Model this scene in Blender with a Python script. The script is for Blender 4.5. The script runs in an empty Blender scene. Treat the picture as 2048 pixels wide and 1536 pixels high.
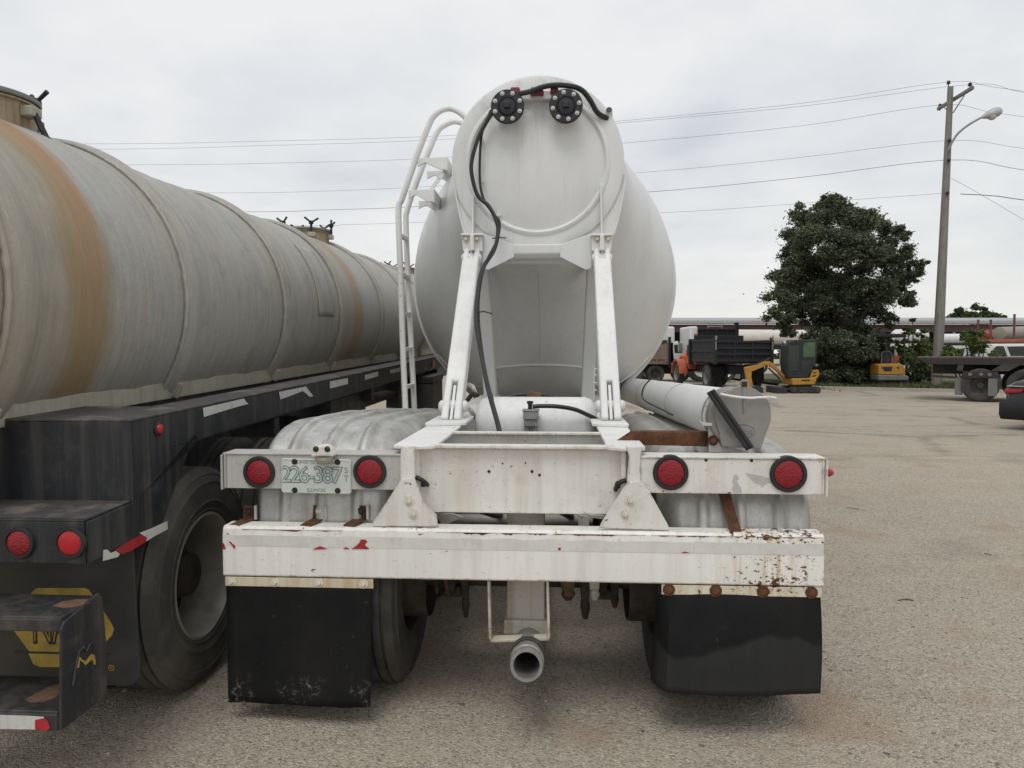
import bpy, bmesh, math, random
from mathutils import Vector, Matrix, noise as mnoise
random.seed(11)
R = math.radians
PI = math.pi
scene = bpy.context.scene
col = scene.collection

# ------------------------------------------------------------------ camera
CAMH = 1.58
F = 1500.0                       # focal length for a 2048 px wide picture
PITCH = math.atan(66 / F)        # camera looks slightly down
cam_d = bpy.data.cameras.new('camera')
cam_d.sensor_width = 36.0
cam_d.lens = F / 2048 * 36
cam_d.clip_start = 0.05
cam_d.clip_end = 2000
cam = bpy.data.objects.new('camera', cam_d)
cam.location = (0, 0, CAMH)
cam.rotation_euler = (PI / 2 - PITCH, 0, 0)
col.objects.link(cam)
scene.camera = cam

# ------------------------------------------------------------------ sky, sun, exposure
SUN_EL, SUN_AZ = 62.0, 197.0     # overcast: weak wide sun, high behind the camera
world = bpy.data.worlds.new('World')
scene.world = world
world.use_nodes = True
wn = world.node_tree
wn.nodes.clear()
w_out = wn.nodes.new('ShaderNodeOutputWorld')
w_bg = wn.nodes.new('ShaderNodeBackground')
w_bg.inputs['Strength'].default_value = 0.115
w_sky = wn.nodes.new('ShaderNodeTexSky')
w_sky.sky_type = 'NISHITA'
w_sky.sun_disc = False
w_sky.sun_elevation = R(SUN_EL)
w_sky.sun_rotation = R(SUN_AZ)
w_tc = wn.nodes.new('ShaderNodeTexCoord')
w_sep = wn.nodes.new('ShaderNodeSeparateXYZ')
wn.links.new(w_tc.outputs['Generated'], w_sep.inputs[0])
def wmath(op, a, b=None, clamp=False):
    n = wn.nodes.new('ShaderNodeMath'); n.operation = op; n.use_clamp = clamp
    for i, v in enumerate((a, b)):
        if v is None: continue
        if isinstance(v, (int, float)): n.inputs[i].default_value = v
        else: wn.links.new(v, n.inputs[i])
    return n.outputs[0]
zpos = wmath('ABSOLUTE', w_sep.outputs['Z'])
den = wmath('ADD', zpos, 0.22)
cx = wmath('DIVIDE', w_sep.outputs['X'], den)
cy = wmath('DIVIDE', w_sep.outputs['Y'], den)
w_cmb = wn.nodes.new('ShaderNodeCombineXYZ')
wn.links.new(cx, w_cmb.inputs[0]); wn.links.new(cy, w_cmb.inputs[1])
def wnoise(scale, detail, rough, off=0.0, sy=1.0):
    m = wn.nodes.new('ShaderNodeMapping'); m.inputs['Location'].default_value = (off, off * .7, off * .3)
    m.inputs['Scale'].default_value = (1, sy, 1)
    wn.links.new(w_cmb.outputs[0], m.inputs[0])
    n = wn.nodes.new('ShaderNodeTexNoise'); n.inputs['Scale'].default_value = scale
    n.inputs['Detail'].default_value = detail; n.inputs['Roughness'].default_value = rough
    wn.links.new(m.outputs[0], n.inputs['Vector'])
    return n.outputs['Fac']
n1 = wnoise(0.95, 7, 0.52, 3.1)
n2 = wnoise(2.6, 6, 0.55, 9.4)
nn = wmath('ADD', wmath('MULTIPLY', n1, 0.68), wmath('MULTIPLY', n2, 0.32))
w_ramp = wn.nodes.new('ShaderNodeValToRGB')
w_ramp.color_ramp.elements[0].position = 0.36
w_ramp.color_ramp.elements[0].color = (5.0, 5.22, 5.6, 1)
w_ramp.color_ramp.elements[1].position = 0.60
w_ramp.color_ramp.elements[1].color = (7.0, 7.05, 7.1, 1)
e = w_ramp.color_ramp.elements.new(0.46); e.color = (5.95, 6.12, 6.35, 1)
wn.links.new(nn, w_ramp.inputs['Fac'])
# thin warm haze low over the horizon
hz = wmath('POWER', wmath('SUBTRACT', 1.0, zpos, True), 9.0)
w_mixh = wn.nodes.new('ShaderNodeMix'); w_mixh.data_type = 'RGBA'
w_mixh.inputs['B'].default_value = (7.1, 6.95, 6.35, 1)
wn.links.new(wmath('MULTIPLY', hz, 0.75), w_mixh.inputs['Factor'])
wn.links.new(w_ramp.outputs['Color'], w_mixh.inputs['A'])
w_mix = wn.nodes.new('ShaderNodeMix'); w_mix.data_type = 'RGBA'
w_mix.inputs['Factor'].default_value = 0.95
wn.links.new(w_sky.outputs[0], w_mix.inputs['A'])
wn.links.new(w_mixh.outputs['Result'], w_mix.inputs['B'])
wn.links.new(w_mix.outputs['Result'], w_bg.inputs['Color'])
wn.links.new(w_bg.outputs[0], w_out.inputs[0])

sun_d = bpy.data.lights.new('sun', 'SUN')
sun_d.energy = 1.15
sun_d.angle = R(28)
sun_d.color = (1.0, 0.975, 0.94)
sun = bpy.data.objects.new('sun', sun_d)
az = R(SUN_AZ)
sdir = Vector((math.sin(az) * math.cos(R(SUN_EL)), math.cos(az) * math.cos(R(SUN_EL)), math.sin(R(SUN_EL))))
sun.rotation_euler = (-sdir).to_track_quat('-Z', 'Y').to_euler()
sun.location = (0, 0, 30)
col.objects.link(sun)

vs = scene.view_settings
vs.view_transform = 'Standard'
vs.look = 'None'
vs.gamma = 1.0
vs.use_curve_mapping = False
vs.exposure = 0.13

# ------------------------------------------------------------------ measuring helpers
_f = Vector((0, math.cos(PITCH), -math.sin(PITCH)))
_u = Vector((0, math.sin(PITCH), math.cos(PITCH)))
_c = Vector((0, 0, CAMH))
def ray(px, py):
    return Vector(((px - 1024) / F, 0, 0)) + _f + _u * ((768 - py) / F)
def W(px, py, d):                 # point at distance d ahead seen at a spot of the photograph
    v = ray(px, py); return _c + v * (d / v.y)
class Frame:                      # a vehicle's own axes: x right, y forward, z up
    def __init__(s, loc, rot):
        s.loc = Vector(loc); s.rot = rot
        s.m = Matrix.Translation(s.loc) @ Matrix.Rotation(rot[2], 4, 'Z') @ Matrix.Rotation(rot[1], 4, 'Y') @ Matrix.Rotation(rot[0], 4, 'X')
        s.inv = s.m.inverted()
    def at(s, px, py, axis, val):
        o = s.inv @ _c; v = (s.inv.to_3x3()) @ ray(px, py)
        i = 'xyz'.index(axis); t = (val - o[i]) / v[i]
        return o + v * t

# ------------------------------------------------------------------ mesh helpers
class G:
    def __init__(s): s.v = []; s.f = []
    def add(s, vs_, fs_):
        b = len(s.v); s.v += [tuple(v) for v in vs_]; s.f += [tuple(b + i for i in f) for f in fs_]; return s
    def box(s, x0, x1, y0, y1, z0, z1):
        if x0 > x1: x0, x1 = x1, x0
        if y0 > y1: y0, y1 = y1, y0
        if z0 > z1: z0, z1 = z1, z0
        return s.add([(x0,y0,z0),(x1,y0,z0),(x1,y1,z0),(x0,y1,z0),(x0,y0,z1),(x1,y0,z1),(x1,y1,z1),(x0,y1,z1)],
                     [(0,3,2,1),(4,5,6,7),(0,1,5,4),(1,2,6,5),(2,3,7,6),(3,0,4,7)])
    def beam(s, a, b, w, h, up=(0,0,1), w2=None, h2=None):      # box from a to b, width w, height h
        a = Vector(a); b = Vector(b); d = (b - a).normalized(); up = Vector(up)
        sx = d.cross(up)
        if sx.length < 1e-4: sx = d.cross(Vector((1,0,0)))
        sx.normalize(); sz = sx.cross(d).normalized()
        w2 = w if w2 is None else w2; h2 = h if h2 is None else h2
        vs_ = []
        for p, ww, hh in ((a, w, h), (b, w2, h2)):
            for i, j in ((-1,-1),(1,-1),(1,1),(-1,1)):
                vs_.append(p + sx * (i * ww / 2) + sz * (j * hh / 2))
        return s.add(vs_, [(0,1,2,3),(7,6,5,4),(0,4,5,1),(1,5,6,2),(2,6,7,3),(3,7,4,0)])
    def prism(s, poly, axis, a0, a1):       # polygon extruded along an axis; poly in the two other axes, in xyz order
        n = len(poly)
        def P(p, a):
            return {'x': (a, p[0], p[1]), 'y': (p[0], a, p[1]), 'z': (p[0], p[1], a)}[axis]
        vs_ = [P(p, a0) for p in poly] + [P(p, a1) for p in poly]
        fs_ = [tuple(range(n))[::-1], tuple(range(n, 2 * n))] + [(i, (i + 1) % n, n + (i + 1) % n, n + i) for i in range(n)]
        return s.add(vs_, fs_)
    def tube(s, pts, r, n=10, caps=True):
        pts = [Vector(p) for p in pts]
        rs = r if isinstance(r, (list, tuple)) else [r] * len(pts)
        b = len(s.v); prev = None
        for i, p in enumerate(pts):
            t = (pts[min(i + 1, len(pts) - 1)] - pts[max(i - 1, 0)])
            if t.length < 1e-9: t = Vector((0,0,1))
            t.normalize()
            if prev is None:
                prev = t.cross(Vector((0.13, 0.2, 1)) if abs(t.z) < .9 else Vector((1, .1, 0))).normalized()
            prev = (prev - t * prev.dot(t)).normalized()
            q = t.cross(prev)
            for k in range(n):
                a = 2 * PI * k / n
                s.v.append(tuple(p + prev * (math.cos(a) * rs[i]) + q * (math.sin(a) * rs[i])))
        for i in range(len(pts) - 1):
            for k in range(n):
                k2 = (k + 1) % n
                s.f.append((b + i*n + k, b + i*n + k2, b + (i+1)*n + k2, b + (i+1)*n + k))
        if caps:
            s.f.append(tuple(b + k for k in range(n))[::-1])
            e_ = b + (len(pts) - 1) * n
            s.f.append(tuple(e_ + k for k in range(n)))
        return s
    def lathe(s, prof, origin, axis, n=32, closed=False):      # prof: list of (radius, distance along axis)
        o = Vector(origin); ax = Vector(axis).normalized()
        e1 = ax.cross(Vector((0,0,1)) if abs(ax.z) < .9 else Vector((0,1,0))).normalized(); e2 = ax.cross(e1)
        rings = []
        for r_, t in prof:
            if r_ < 1e-6: rings.append([o + ax * t])
            else: rings.append([o + ax * t + e1 * (r_ * math.cos(2*PI*k/n)) + e2 * (r_ * math.sin(2*PI*k/n)) for k in range(n)])
        return s.rings(rings, closed)
    def rings(s, rings, closed=False):
        idx = []
        for rg in rings:
            b = len(s.v); s.v += [tuple(p) for p in rg]; idx.append(list(range(b, b + len(rg))))
        prs = list(zip(idx[:-1], idx[1:])) + ([(idx[-1], idx[0])] if closed else [])
        for a, b in prs:
            n = max(len(a), len(b))
            for k in range(n):
                k2 = (k + 1) % n
                if len(a) == 1 and len(b) == 1: continue
                if len(a) == 1: s.f.append((a[0], b[k2], b[k]))
                elif len(b) == 1: s.f.append((a[k], a[k2], b[0]))
                else: s.f.append((a[k], a[k2], b[k2], b[k]))
        return s
    def grid(s, fn, nu, nv):
        b = len(s.v)
        for i in range(nu + 1):
            for j in range(nv + 1): s.v.append(tuple(fn(i / nu, j / nv)))
        for i in range(nu):
            for j in range(nv):
                a = b + i * (nv + 1) + j
                s.f.append((a, a + 1, a + nv + 2, a + nv + 1))
        return s
    def mesh(s, name, smooth=False, ang=35):
        me = bpy.data.meshes.new(name)
        me.from_pydata(s.v, [], s.f)
        bm = bmesh.new(); bm.from_mesh(me)
        bmesh.ops.recalc_face_normals(bm, faces=bm.faces)
        bm.to_mesh(me); bm.free()
        if smooth:
            me.shade_smooth(); me.set_sharp_from_angle(angle=R(ang))
        me.update()
        return me
    def build(s, name, mat, parent=None, bevel=0, smooth=False, ang=35, thick=0, seg=2):
        return put(name, s.mesh(name, smooth, ang), mat, parent, bevel, thick, seg)
def put(name, me, mat, parent=None, bevel=0, thick=0, seg=2):
    if mat is not None and len(me.materials) == 0: me.materials.append(mat)
    o = bpy.data.objects.new(name, me)
    col.objects.link(o)
    if parent is not None: o.parent = parent
    if thick:
        m = o.modifiers.new('thickness', 'SOLIDIFY'); m.thickness = thick; m.offset = -1
    if bevel:
        m = o.modifiers.new('edge', 'BEVEL'); m.width = bevel; m.segments = seg; m.limit_method = 'ANGLE'; m.angle_limit = R(40)
        m.harden_normals = False
    return o
def thing(name, label, cat, frame=None, loc=(0,0,0), rot=(0,0,0), group=None):
    o = bpy.data.objects.new(name, None); col.objects.link(o)
    o.empty_display_size = .2
    if frame: loc, rot = frame.loc, frame.rot
    o.location = loc; o.rotation_mode = 'XYZ'; o.rotation_euler = rot
    tag(o, label, cat, group); return o
def tag(o, label=None, cat=None, group=None, kind=None):
    if label: o['label'] = label
    if cat: o['category'] = cat
    if group: o['group'] = group
    if kind: o['kind'] = kind
    return o
def lab(o, t): o['label'] = t; return o
def smooth_path(pts, k=6):
    pts = [Vector(p) for p in pts]; out = []
    P = [2*pts[0] - pts[1]] + pts + [2*pts[-1] - pts[-2]]
    for i in range(1, len(P) - 2):
        for j in range(k):
            t = j / k
            a, b, c, d = P[i-1], P[i], P[i+1], P[i+2]
            out.append(.5 * ((2*b) + (c - a)*t + (2*a - 5*b + 4*c - d)*t*t + (3*b - a - 3*c + d)*t**3))
    out.append(pts[-1]); return out
def circ(cx_, cy_, r, n=24, a0=0, a1=2*PI):
    full = abs(a1 - a0 - 2*PI) < 1e-6
    m = n if full else n - 1
    return [(cx_ + r*math.cos(a0 + (a1-a0)*k/m), cy_ + r*math.sin(a0 + (a1-a0)*k/m)) for k in range(n)]
_txt = {}
def text_mesh(body, size, extrude=.002, offset=0, shear=0, spacing=1.0):
    c = bpy.data.curves.new('lettering', 'FONT'); c.body = body; c.size = size; c.extrude = extrude
    c.offset = offset; c.shear = shear; c.space_character = spacing
    c.align_x = 'CENTER'; c.align_y = 'CENTER'; c.resolution_u = 3
    o = bpy.data.objects.new('lettering', c); col.objects.link(o)
    dg = bpy.context.evaluated_depsgraph_get()
    me = bpy.data.meshes.new_from_object(o.evaluated_get(dg))
    bpy.data.objects.remove(o); bpy.data.curves.remove(c)
    return me
def letter(name, body, size, mat, parent, loc, rot=(PI/2,0,0), **kw):
    me = text_mesh(body, size, **kw); me.materials.clear()
    o = put(name, me, mat, parent); o.location = loc; o.rotation_euler = rot; return o

# ------------------------------------------------------------------ materials
class M:
    def __init__(s, name):
        s.m = bpy.data.materials.new(name); s.m.use_nodes = True
        s.t = s.m.node_tree; s.t.nodes.clear()
        s.out = s.t.nodes.new('ShaderNodeOutputMaterial')
        s.b = s.t.nodes.new('ShaderNodeBsdfPrincipled')
        s.t.links.new(s.b.outputs[0], s.out.inputs[0])
        s.tc = s.t.nodes.new('ShaderNodeTexCoord')
        s.co = s.tc.outputs['Object']
    def link(s, a, b):
        if isinstance(a, (int, float)): b.default_value = a
        elif isinstance(a, (tuple, list)): b.default_value = tuple(a) + ((1,) if len(a) == 3 and b.type == 'RGBA' else ())
        else: s.t.links.new(a, b)
    def map(s, scale=(1,1,1), loc=(0,0,0), vec=None):
        n = s.t.nodes.new('ShaderNodeMapping'); n.inputs['Scale'].default_value = scale; n.inputs['Location'].default_value = loc
        s.link(vec or s.co, n.inputs[0]); return n.outputs[0]
    def noise(s, scale, detail=4, rough=.55, vec=None, dist=0):
        n = s.t.nodes.new('ShaderNodeTexNoise'); n.inputs['Scale'].default_value = scale
        n.inputs['Detail'].default_value = detail; n.inputs['Roughness'].default_value = rough
        n.inputs['Distortion'].default_value = dist
        s.link(vec or s.co, n.inputs['Vector']); return n.outputs['Fac']
    def voro(s, scale, vec=None, out='Distance', rand=1.0, feat='F1'):
        n = s.t.nodes.new('ShaderNodeTexVoronoi'); n.inputs['Scale'].default_value = scale; n.feature = feat
        n.inputs['Randomness'].default_value = rand
        s.link(vec or s.co, n.inputs['Vector']); return n.outputs[out]
    def ramp(s, fac, stops, interp='LINEAR'):
        n = s.t.nodes.new('ShaderNodeValToRGB'); cr = n.color_ramp; cr.interpolation = interp
        def colr(c): return (c, c, c, 1) if isinstance(c, (int, float)) else tuple(c) + (1,)
        cr.elements[0].position, cr.elements[0].color = stops[0][0], colr(stops[0][1])
        cr.elements[1].position, cr.elements[1].color = stops[-1][0], colr(stops[-1][1])
        for p, c in stops[1:-1]:
            e_ = cr.elements.new(p); e_.color = colr(c)
        s.link(fac, n.inputs['Fac']); return n.outputs['Color']
    def mix(s, fac, a, b, mode='MIX'):
        n = s.t.nodes.new('ShaderNodeMix'); n.data_type = 'RGBA'; n.blend_type = mode
        s.link(fac, n.inputs['Factor']); s.link(a, n.inputs['A']); s.link(b, n.inputs['B']); return n.outputs['Result']
    def math(s, op, a, b=None, clamp=False):
        n = s.t.nodes.new('ShaderNodeMath'); n.operation = op; n.use_clamp = clamp
        s.link(a, n.inputs[0])
        if b is not None: s.link(b, n.inputs[1])
        return n.outputs[0]
    def xyz(s, vec=None):
        n = s.t.nodes.new('ShaderNodeSeparateXYZ'); s.link(vec or s.co, n.inputs[0]); return n.outputs
    def bump(s, h, strength=.3, dist=.01):
        n = s.t.nodes.new('ShaderNodeBump'); n.inputs['Strength'].default_value = strength; n.inputs['Distance'].default_value = dist
        s.link(h, n.inputs['Height']); s.link(n.outputs[0], s.b.inputs['Normal']); return n
    def near(s, v, c, w):       # 1 at v = c, falling to 0 at distance w
        return s.math('SUBTRACT', 1.0, s.math('DIVIDE', s.math('ABSOLUTE', s.math('SUBTRACT', v, c)), w), True)
    def set(s, color=None, rough=None, metal=None, spec=None):
        if color is not None: s.link(color, s.b.inputs['Base Color'])
        if rough is not None: s.link(rough, s.b.inputs['Roughness'])
        if metal is not None: s.link(metal, s.b.inputs['Metallic'])
        if spec is not None: s.link(spec, s.b.inputs['Specular IOR Level'])
        return s.m
RUST = (.095, .036, .014); RUSTY = (.30, .15, .055)

def paint(name, base, dirt=.35, dirtcol=(.30, .27, .21), rust=0.0, rough=.45, streak=.4, speck=.25, bump=.08, rustx=None, metal=0, scale=1.0, edge=0):
    m = M(name)
    b2 = tuple(c * .86 for c in base)
    c = m.mix(m.ramp(m.noise(2.1*scale, 5), [(.35, 0), (.7, 1)]), base, b2)
    st = m.noise(1.0, 5, .6, m.map((14*scale, 14*scale, .9*scale)))
    c = m.mix(m.math('MULTIPLY', m.ramp(st, [(.48, 0), (.72, 1)]), streak), c, dirtcol)
    blot = m.noise(5.5*scale, 8, .65)
    c = m.mix(m.math('MULTIPLY', m.ramp(blot, [(.52, 0), (.74, 1)]), dirt), c, dirtcol)
    sp = m.noise(60*scale, 3, .6)
    c = m.mix(m.math('MULTIPLY', m.ramp(sp, [(.62, 0), (.72, 1)]), speck), c, tuple(d*.6 for d in dirtcol))
    if rust > 0:
        k = m.near(m.xyz()[0], rustx[0], rustx[1]) if rustx is not None else 0.0
        v = m.map((1, 1, 1.7)); chip = m.noise(27, 5, .58, v); chip2 = m.noise(58, 4, .58, m.map((1, 1, 1.6), (3, 1, 5)))
        grp = m.noise(4.5, 4, .6, m.map((1, 1, 1), (7, 2, 4)))            # chips come in groups
        bias = m.math('MULTIPLY', m.math('SUBTRACT', grp, .5), .30)
        if rustx is not None: bias = m.math('ADD', bias, m.math('MULTIPLY', k, rustx[2]))
        th = .725 - .035 * rust
        s1 = m.math('MULTIPLY', m.math('SUBTRACT', m.math('ADD', chip, bias), th), 40, True)
        s2 = m.math('MULTIPLY', m.math('SUBTRACT', m.math('ADD', chip2, bias), th + .01), 40, True)
        spot = m.math('MAXIMUM', s1, s2)
        ring_ = m.math('MULTIPLY', m.math('SUBTRACT', m.math('ADD', chip, bias), th - .06), 12, True)
        c = m.mix(m.math('MULTIPLY', ring_, .45), c, (.50, .33, .17))
        # stained runs below and round the chips
        run = m.noise(1.0, 4, .6, m.map((26, 26, 1.6)))
        halo = m.math('MULTIPLY', m.ramp(run, [(.50, 0), (.70, 1)]), .42 * min(rust, 1))
        if rustx is not None: halo = m.math('MULTIPLY', halo, m.math('ADD', .4, m.math('MULTIPLY', k, 2.6)), True)
        c = m.mix(halo, c, (.52, .36, .19))
        c = m.mix(spot, c, m.mix(m.noise(90, 3), RUST, (.045, .022, .012)))
    if edge:     # paint knocked off along the edges
        bv = m.t.nodes.new('ShaderNodeBevel'); bv.samples = 4; bv.inputs['Radius'].default_value = .012
        ge = m.t.nodes.new('ShaderNodeNewGeometry')
        dt_ = m.t.nodes.new('ShaderNodeVectorMath'); dt_.operation = 'DOT_PRODUCT'
        m.t.links.new(bv.outputs[0], dt_.inputs[0]); m.t.links.new(ge.outputs['True Normal'], dt_.inputs[1])
        w = m.math('MULTIPLY', m.math('SUBTRACT', 1.0, dt_.outputs['Value'], True), 14, True)
        ek = m.math('MULTIPLY', w, m.ramp(m.noise(20, 7, .75), [(.50, 0), (.60, 1)]))
        c = m.mix(m.math('MULTIPLY', m.math('MULTIPLY', w, m.ramp(m.noise(9, 5, .6), [(.4, 0), (.7, 1)])), .5), c, (.50,.36,.20))
        c = m.mix(m.math('MULTIPLY', ek, edge), c, RUST)
    m.bump(m.noise(55*scale, 5, .6), bump, .004)
    return m.set(c, m.ramp(blot, [(.3, rough), (.75, min(rough + .3, 1))]), metal)

MAT = {}
MAT['white'] = paint('white_paint', (.77, .755, .71), .36, rust=.62, streak=.26, speck=.30, edge=.6)
MAT['grime_white'] = paint('grimy_white_post', (.50,.48,.43), .7, (.24,.17,.10), rust=.7, streak=.5, speck=.6)
MAT['guard'] = paint('chipped_guard_paint', (.60,.56,.47), .4, (.30,.20,.11), rust=1.0, streak=.3, speck=.5, edge=.9)
MAT['white_clean'] = paint('white_tube_paint', (.79, .79, .775), .12, rust=.30, streak=.10, speck=.16)
MAT['rail'] = paint('worn_rail_paint', (.80, .80, .785), .20, (.34,.33,.31), rust=.35, streak=.14, speck=.55, edge=.35)
MAT['bumper'] = paint('bumper_paint', (.83, .82, .775), .18, (.48,.43,.34), rust=1.15, streak=.25, speck=.22, rustx=(1.00, .32, .14), edge=.9)
MAT['strip_l'] = paint('rust_stained_strip', (.66, .58, .44), .55, (.36,.22,.09), rust=.8, streak=.7)
MAT['strip_r'] = paint('rust_chipped_strip', (.70, .66, .55), .35, (.42,.28,.13), rust=1.0, streak=.4, rustx=(1.0, .6, .09))
MAT['galv'] = paint('bare_steel_bar', (.52, .51, .485), .5, (.27,.26,.24), rust=.2, streak=.35, rough=.5, speck=.5, metal=.15)

def tank_white():
    m = M('tank_white_paint')
    c = m.mix(m.ramp(m.noise(.9, 4), [(.35, 0), (.7, 1)]), (.725, .73, .725), (.675, .68, .67))
    st = m.noise(1.0, 6, .6, m.map((5, 5, .5)))
    c = m.mix(m.math('MULTIPLY', m.ramp(st, [(.5, 0), (.75, 1)]), .25), c, (.52, .51, .47))
    sp = m.noise(36, 4, .65)
    c = m.mix(m.math('MULTIPLY', m.ramp(sp, [(.64, 0), (.71, 1)]), .22), c, (.33, .31, .27))
    z = m.xyz()[2]
    top = m.math('MULTIPLY', m.math('SUBTRACT', z, 3.02), 2.6, True)     # soot blown round the vents
    soot = m.math('MULTIPLY', m.ramp(m.noise(9, 7, .7), [(.47, 0), (.66, 1)]), top)
    c = m.mix(m.math('MULTIPLY', soot, .55), c, (.30, .28, .25))
    gr = m.noise(1.0, 8, .7, m.map((1.6, 1.6, .8), (5, 3, 1)))
    c = m.mix(m.math('MULTIPLY', m.ramp(gr, [(.50, 0), (.70, 1)]), .30), c, (.50, .485, .44))
    run = m.noise(1.0, 5, .62, m.map((30, 30, .8), (2, 2, 8)))
    c = m.mix(m.math('MULTIPLY', m.ramp(run, [(.58, 0), (.70, 1)]), .28), c, (.46, .43, .37))
    m.bump(m.math('ADD', m.noise(3.0, 4), m.math('MULTIPLY', m.noise(1.1, 2), 2.5)), .16, .02)
    return m.set(c, m.ramp(gr, [(.3, .34), (.7, .55)]))
MAT['tank'] = tank_white()
MAT['hopper'] = paint('hopper_paint', (.60, .60, .575), .22, (.40,.38,.33), rust=.0, streak=.3, speck=.12, scale=.5)
MAT['airtank'] = paint('air_tank_paint', (.80, .80, .79), .12, rust=.15, streak=.12, speck=.2, scale=1.5)

def alloy():
    m = M('weathered_aluminium')
    bl = m.noise(3.2, 8, .68); f = m.noise(120, 3, .6)
    c = m.mix(m.ramp(bl, [(.32, 0), (.68, 1)]), (.62, .615, .595), (.46, .455, .435))
    c = m.mix(m.math('MULTIPLY', m.ramp(f, [(.45, 0), (.62, 1)]), .28), c, (.30, .29, .275))
    z = m.noise(1.0, 6, .65, m.map((11, 11, 1.2)))
    c = m.mix(m.math('MULTIPLY', m.ramp(z, [(.44, 0), (.66, 1)]), .62), c, (.25, .235, .20))
    m.bump(m.noise(9, 6, .6), .18, .01)
    return m.set(c, m.ramp(bl, [(.3, .34), (.7, .58)]), .55)
MAT['alloy'] = alloy()
def alloy2():
    m = M('dull_cap_aluminium')
    bl = m.noise(8, 7, .66)
    c = m.mix(m.ramp(bl, [(.3, 0), (.7, 1)]), (.30, .29, .268), (.215, .205, .19))
    c = m.mix(m.math('MULTIPLY', m.ramp(m.noise(1, 5, .6, m.map((40, 40, 5))), [(.5, 0), (.7, 1)]), .35), c, (.28,.26,.22))
    m.bump(m.noise(70, 3), .08, .003)
    return m.set(c, .5, .25)
MAT['cap'] = alloy2()

def old_tank():
    m = M('stained_tank_shell')
    x, y, z = m.xyz()
    ring = m.map((3.0, 26.0, 3.0))                    # streaks that run round the shell
    st = m.noise(1.0, 6, .65, ring, .3); st2 = m.noise(1.0, 4, .6, m.map((5, 70, 5)))
    c = m.mix(m.ramp(st, [(.3, 0), (.7, 1)]), (.42, .395, .335), (.30, .286, .25))
    pat = m.noise(1.0, 6, .6, m.map((.9, 1.5, .9)))
    c = m.mix(m.math('MULTIPLY', m.ramp(pat, [(.42, 0), (.64, 1)]), .75), c, (.37, .37, .355))
    c = m.mix(m.math('MULTIPLY', m.ramp(st2, [(.52, 0), (.72, 1)]), .35), c, (.50, .48, .43))
    blk = m.noise(1.0, 9, .74, m.map((2.2, 3.4, 2.2), (3, 1, 2)))
    c = m.mix(m.math('MULTIPLY', m.ramp(blk, [(.52, 0), (.68, 1)]), .45), c, (.19, .186, .172))
    c = m.mix(m.math('MULTIPLY', m.ramp(m.noise(70, 4, .7), [(.52, 0), (.70, 1)]), .35), c, (.19, .18, .165))
    sc = m.noise(1.0, 3, .5, m.map((9, 160, 9), (1, 5, 2)))
    c = m.mix(m.math('MULTIPLY', m.ramp(sc, [(.66, 0), (.70, 1)]), .4), c, (.56, .55, .51))
    # tan water runs below the three hatches, with a rust-red edge
    wob = m.math('MULTIPLY', m.math('SUBTRACT', m.noise(1.7, 6, .65), .5), .30)
    yy = m.math('ADD', y, wob)
    hi = m.math('MULTIPLY', m.math('SUBTRACT', z, 1.70), 1.3, True)
    fine = m.noise(1.0, 5, .65, m.map((4, 110, 4), (0, 3, 0)))
    for cy_, w, amt in ((.02, .55, .40), (.37, .22, .95), (4.45, .5, .4), (4.72, .24, .65), (9.5, .5, .5)):
        band = m.ramp(m.near(yy, cy_, w), [(.05, 0), (.55, 1)])
        k = m.math('MULTIPLY', m.math('MULTIPLY', band, m.ramp(fine, [(.25, .45), (.60, 1)])), amt)
        c = m.mix(k, c, (.305, .205, .092) if w < .3 else (.30, .25, .165))
        if w < .3:
            edge = m.ramp(m.near(yy, cy_ + .06, .14), [(.1, 0), (.9, 1)])
            c = m.mix(m.math('MULTIPLY', m.math('MULTIPLY', edge, hi), m.math('MULTIPLY', m.ramp(fine, [(.3, .5), (.6, 1)]), amt * .8)), c, (.35, .16, .055))
    hgt = m.math('ADD', m.math('MULTIPLY', st, .7), m.noise(5, 5))
    m.bump(hgt, .22, .012)
    return m.set(c, m.ramp(st, [(.3, .5), (.7, .68)]), .12)
MAT['oldtank'] = old_tank()
MAT['saddle'] = paint('tank_saddle_metal', (.40, .38, .31), .5, (.22,.19,.13), streak=.6, rust=.2, scale=1.2)

MAT['black'] = paint('dirty_black_paint', (.016, .018, .022), .45, (.10,.095,.085), streak=.55, rough=.42, speck=.25, rust=0, bump=.12)
MAT['blacktop'] = paint('dusty_black_ledge', (.05, .048, .046), .75, (.24,.20,.16), streak=.2, rough=.65, speck=.4)
MAT['blackstep'] = paint('worn_black_step', (.022, .023, .026), .5, (.16,.125,.095), streak=.3, rough=.5, speck=.5)

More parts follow.
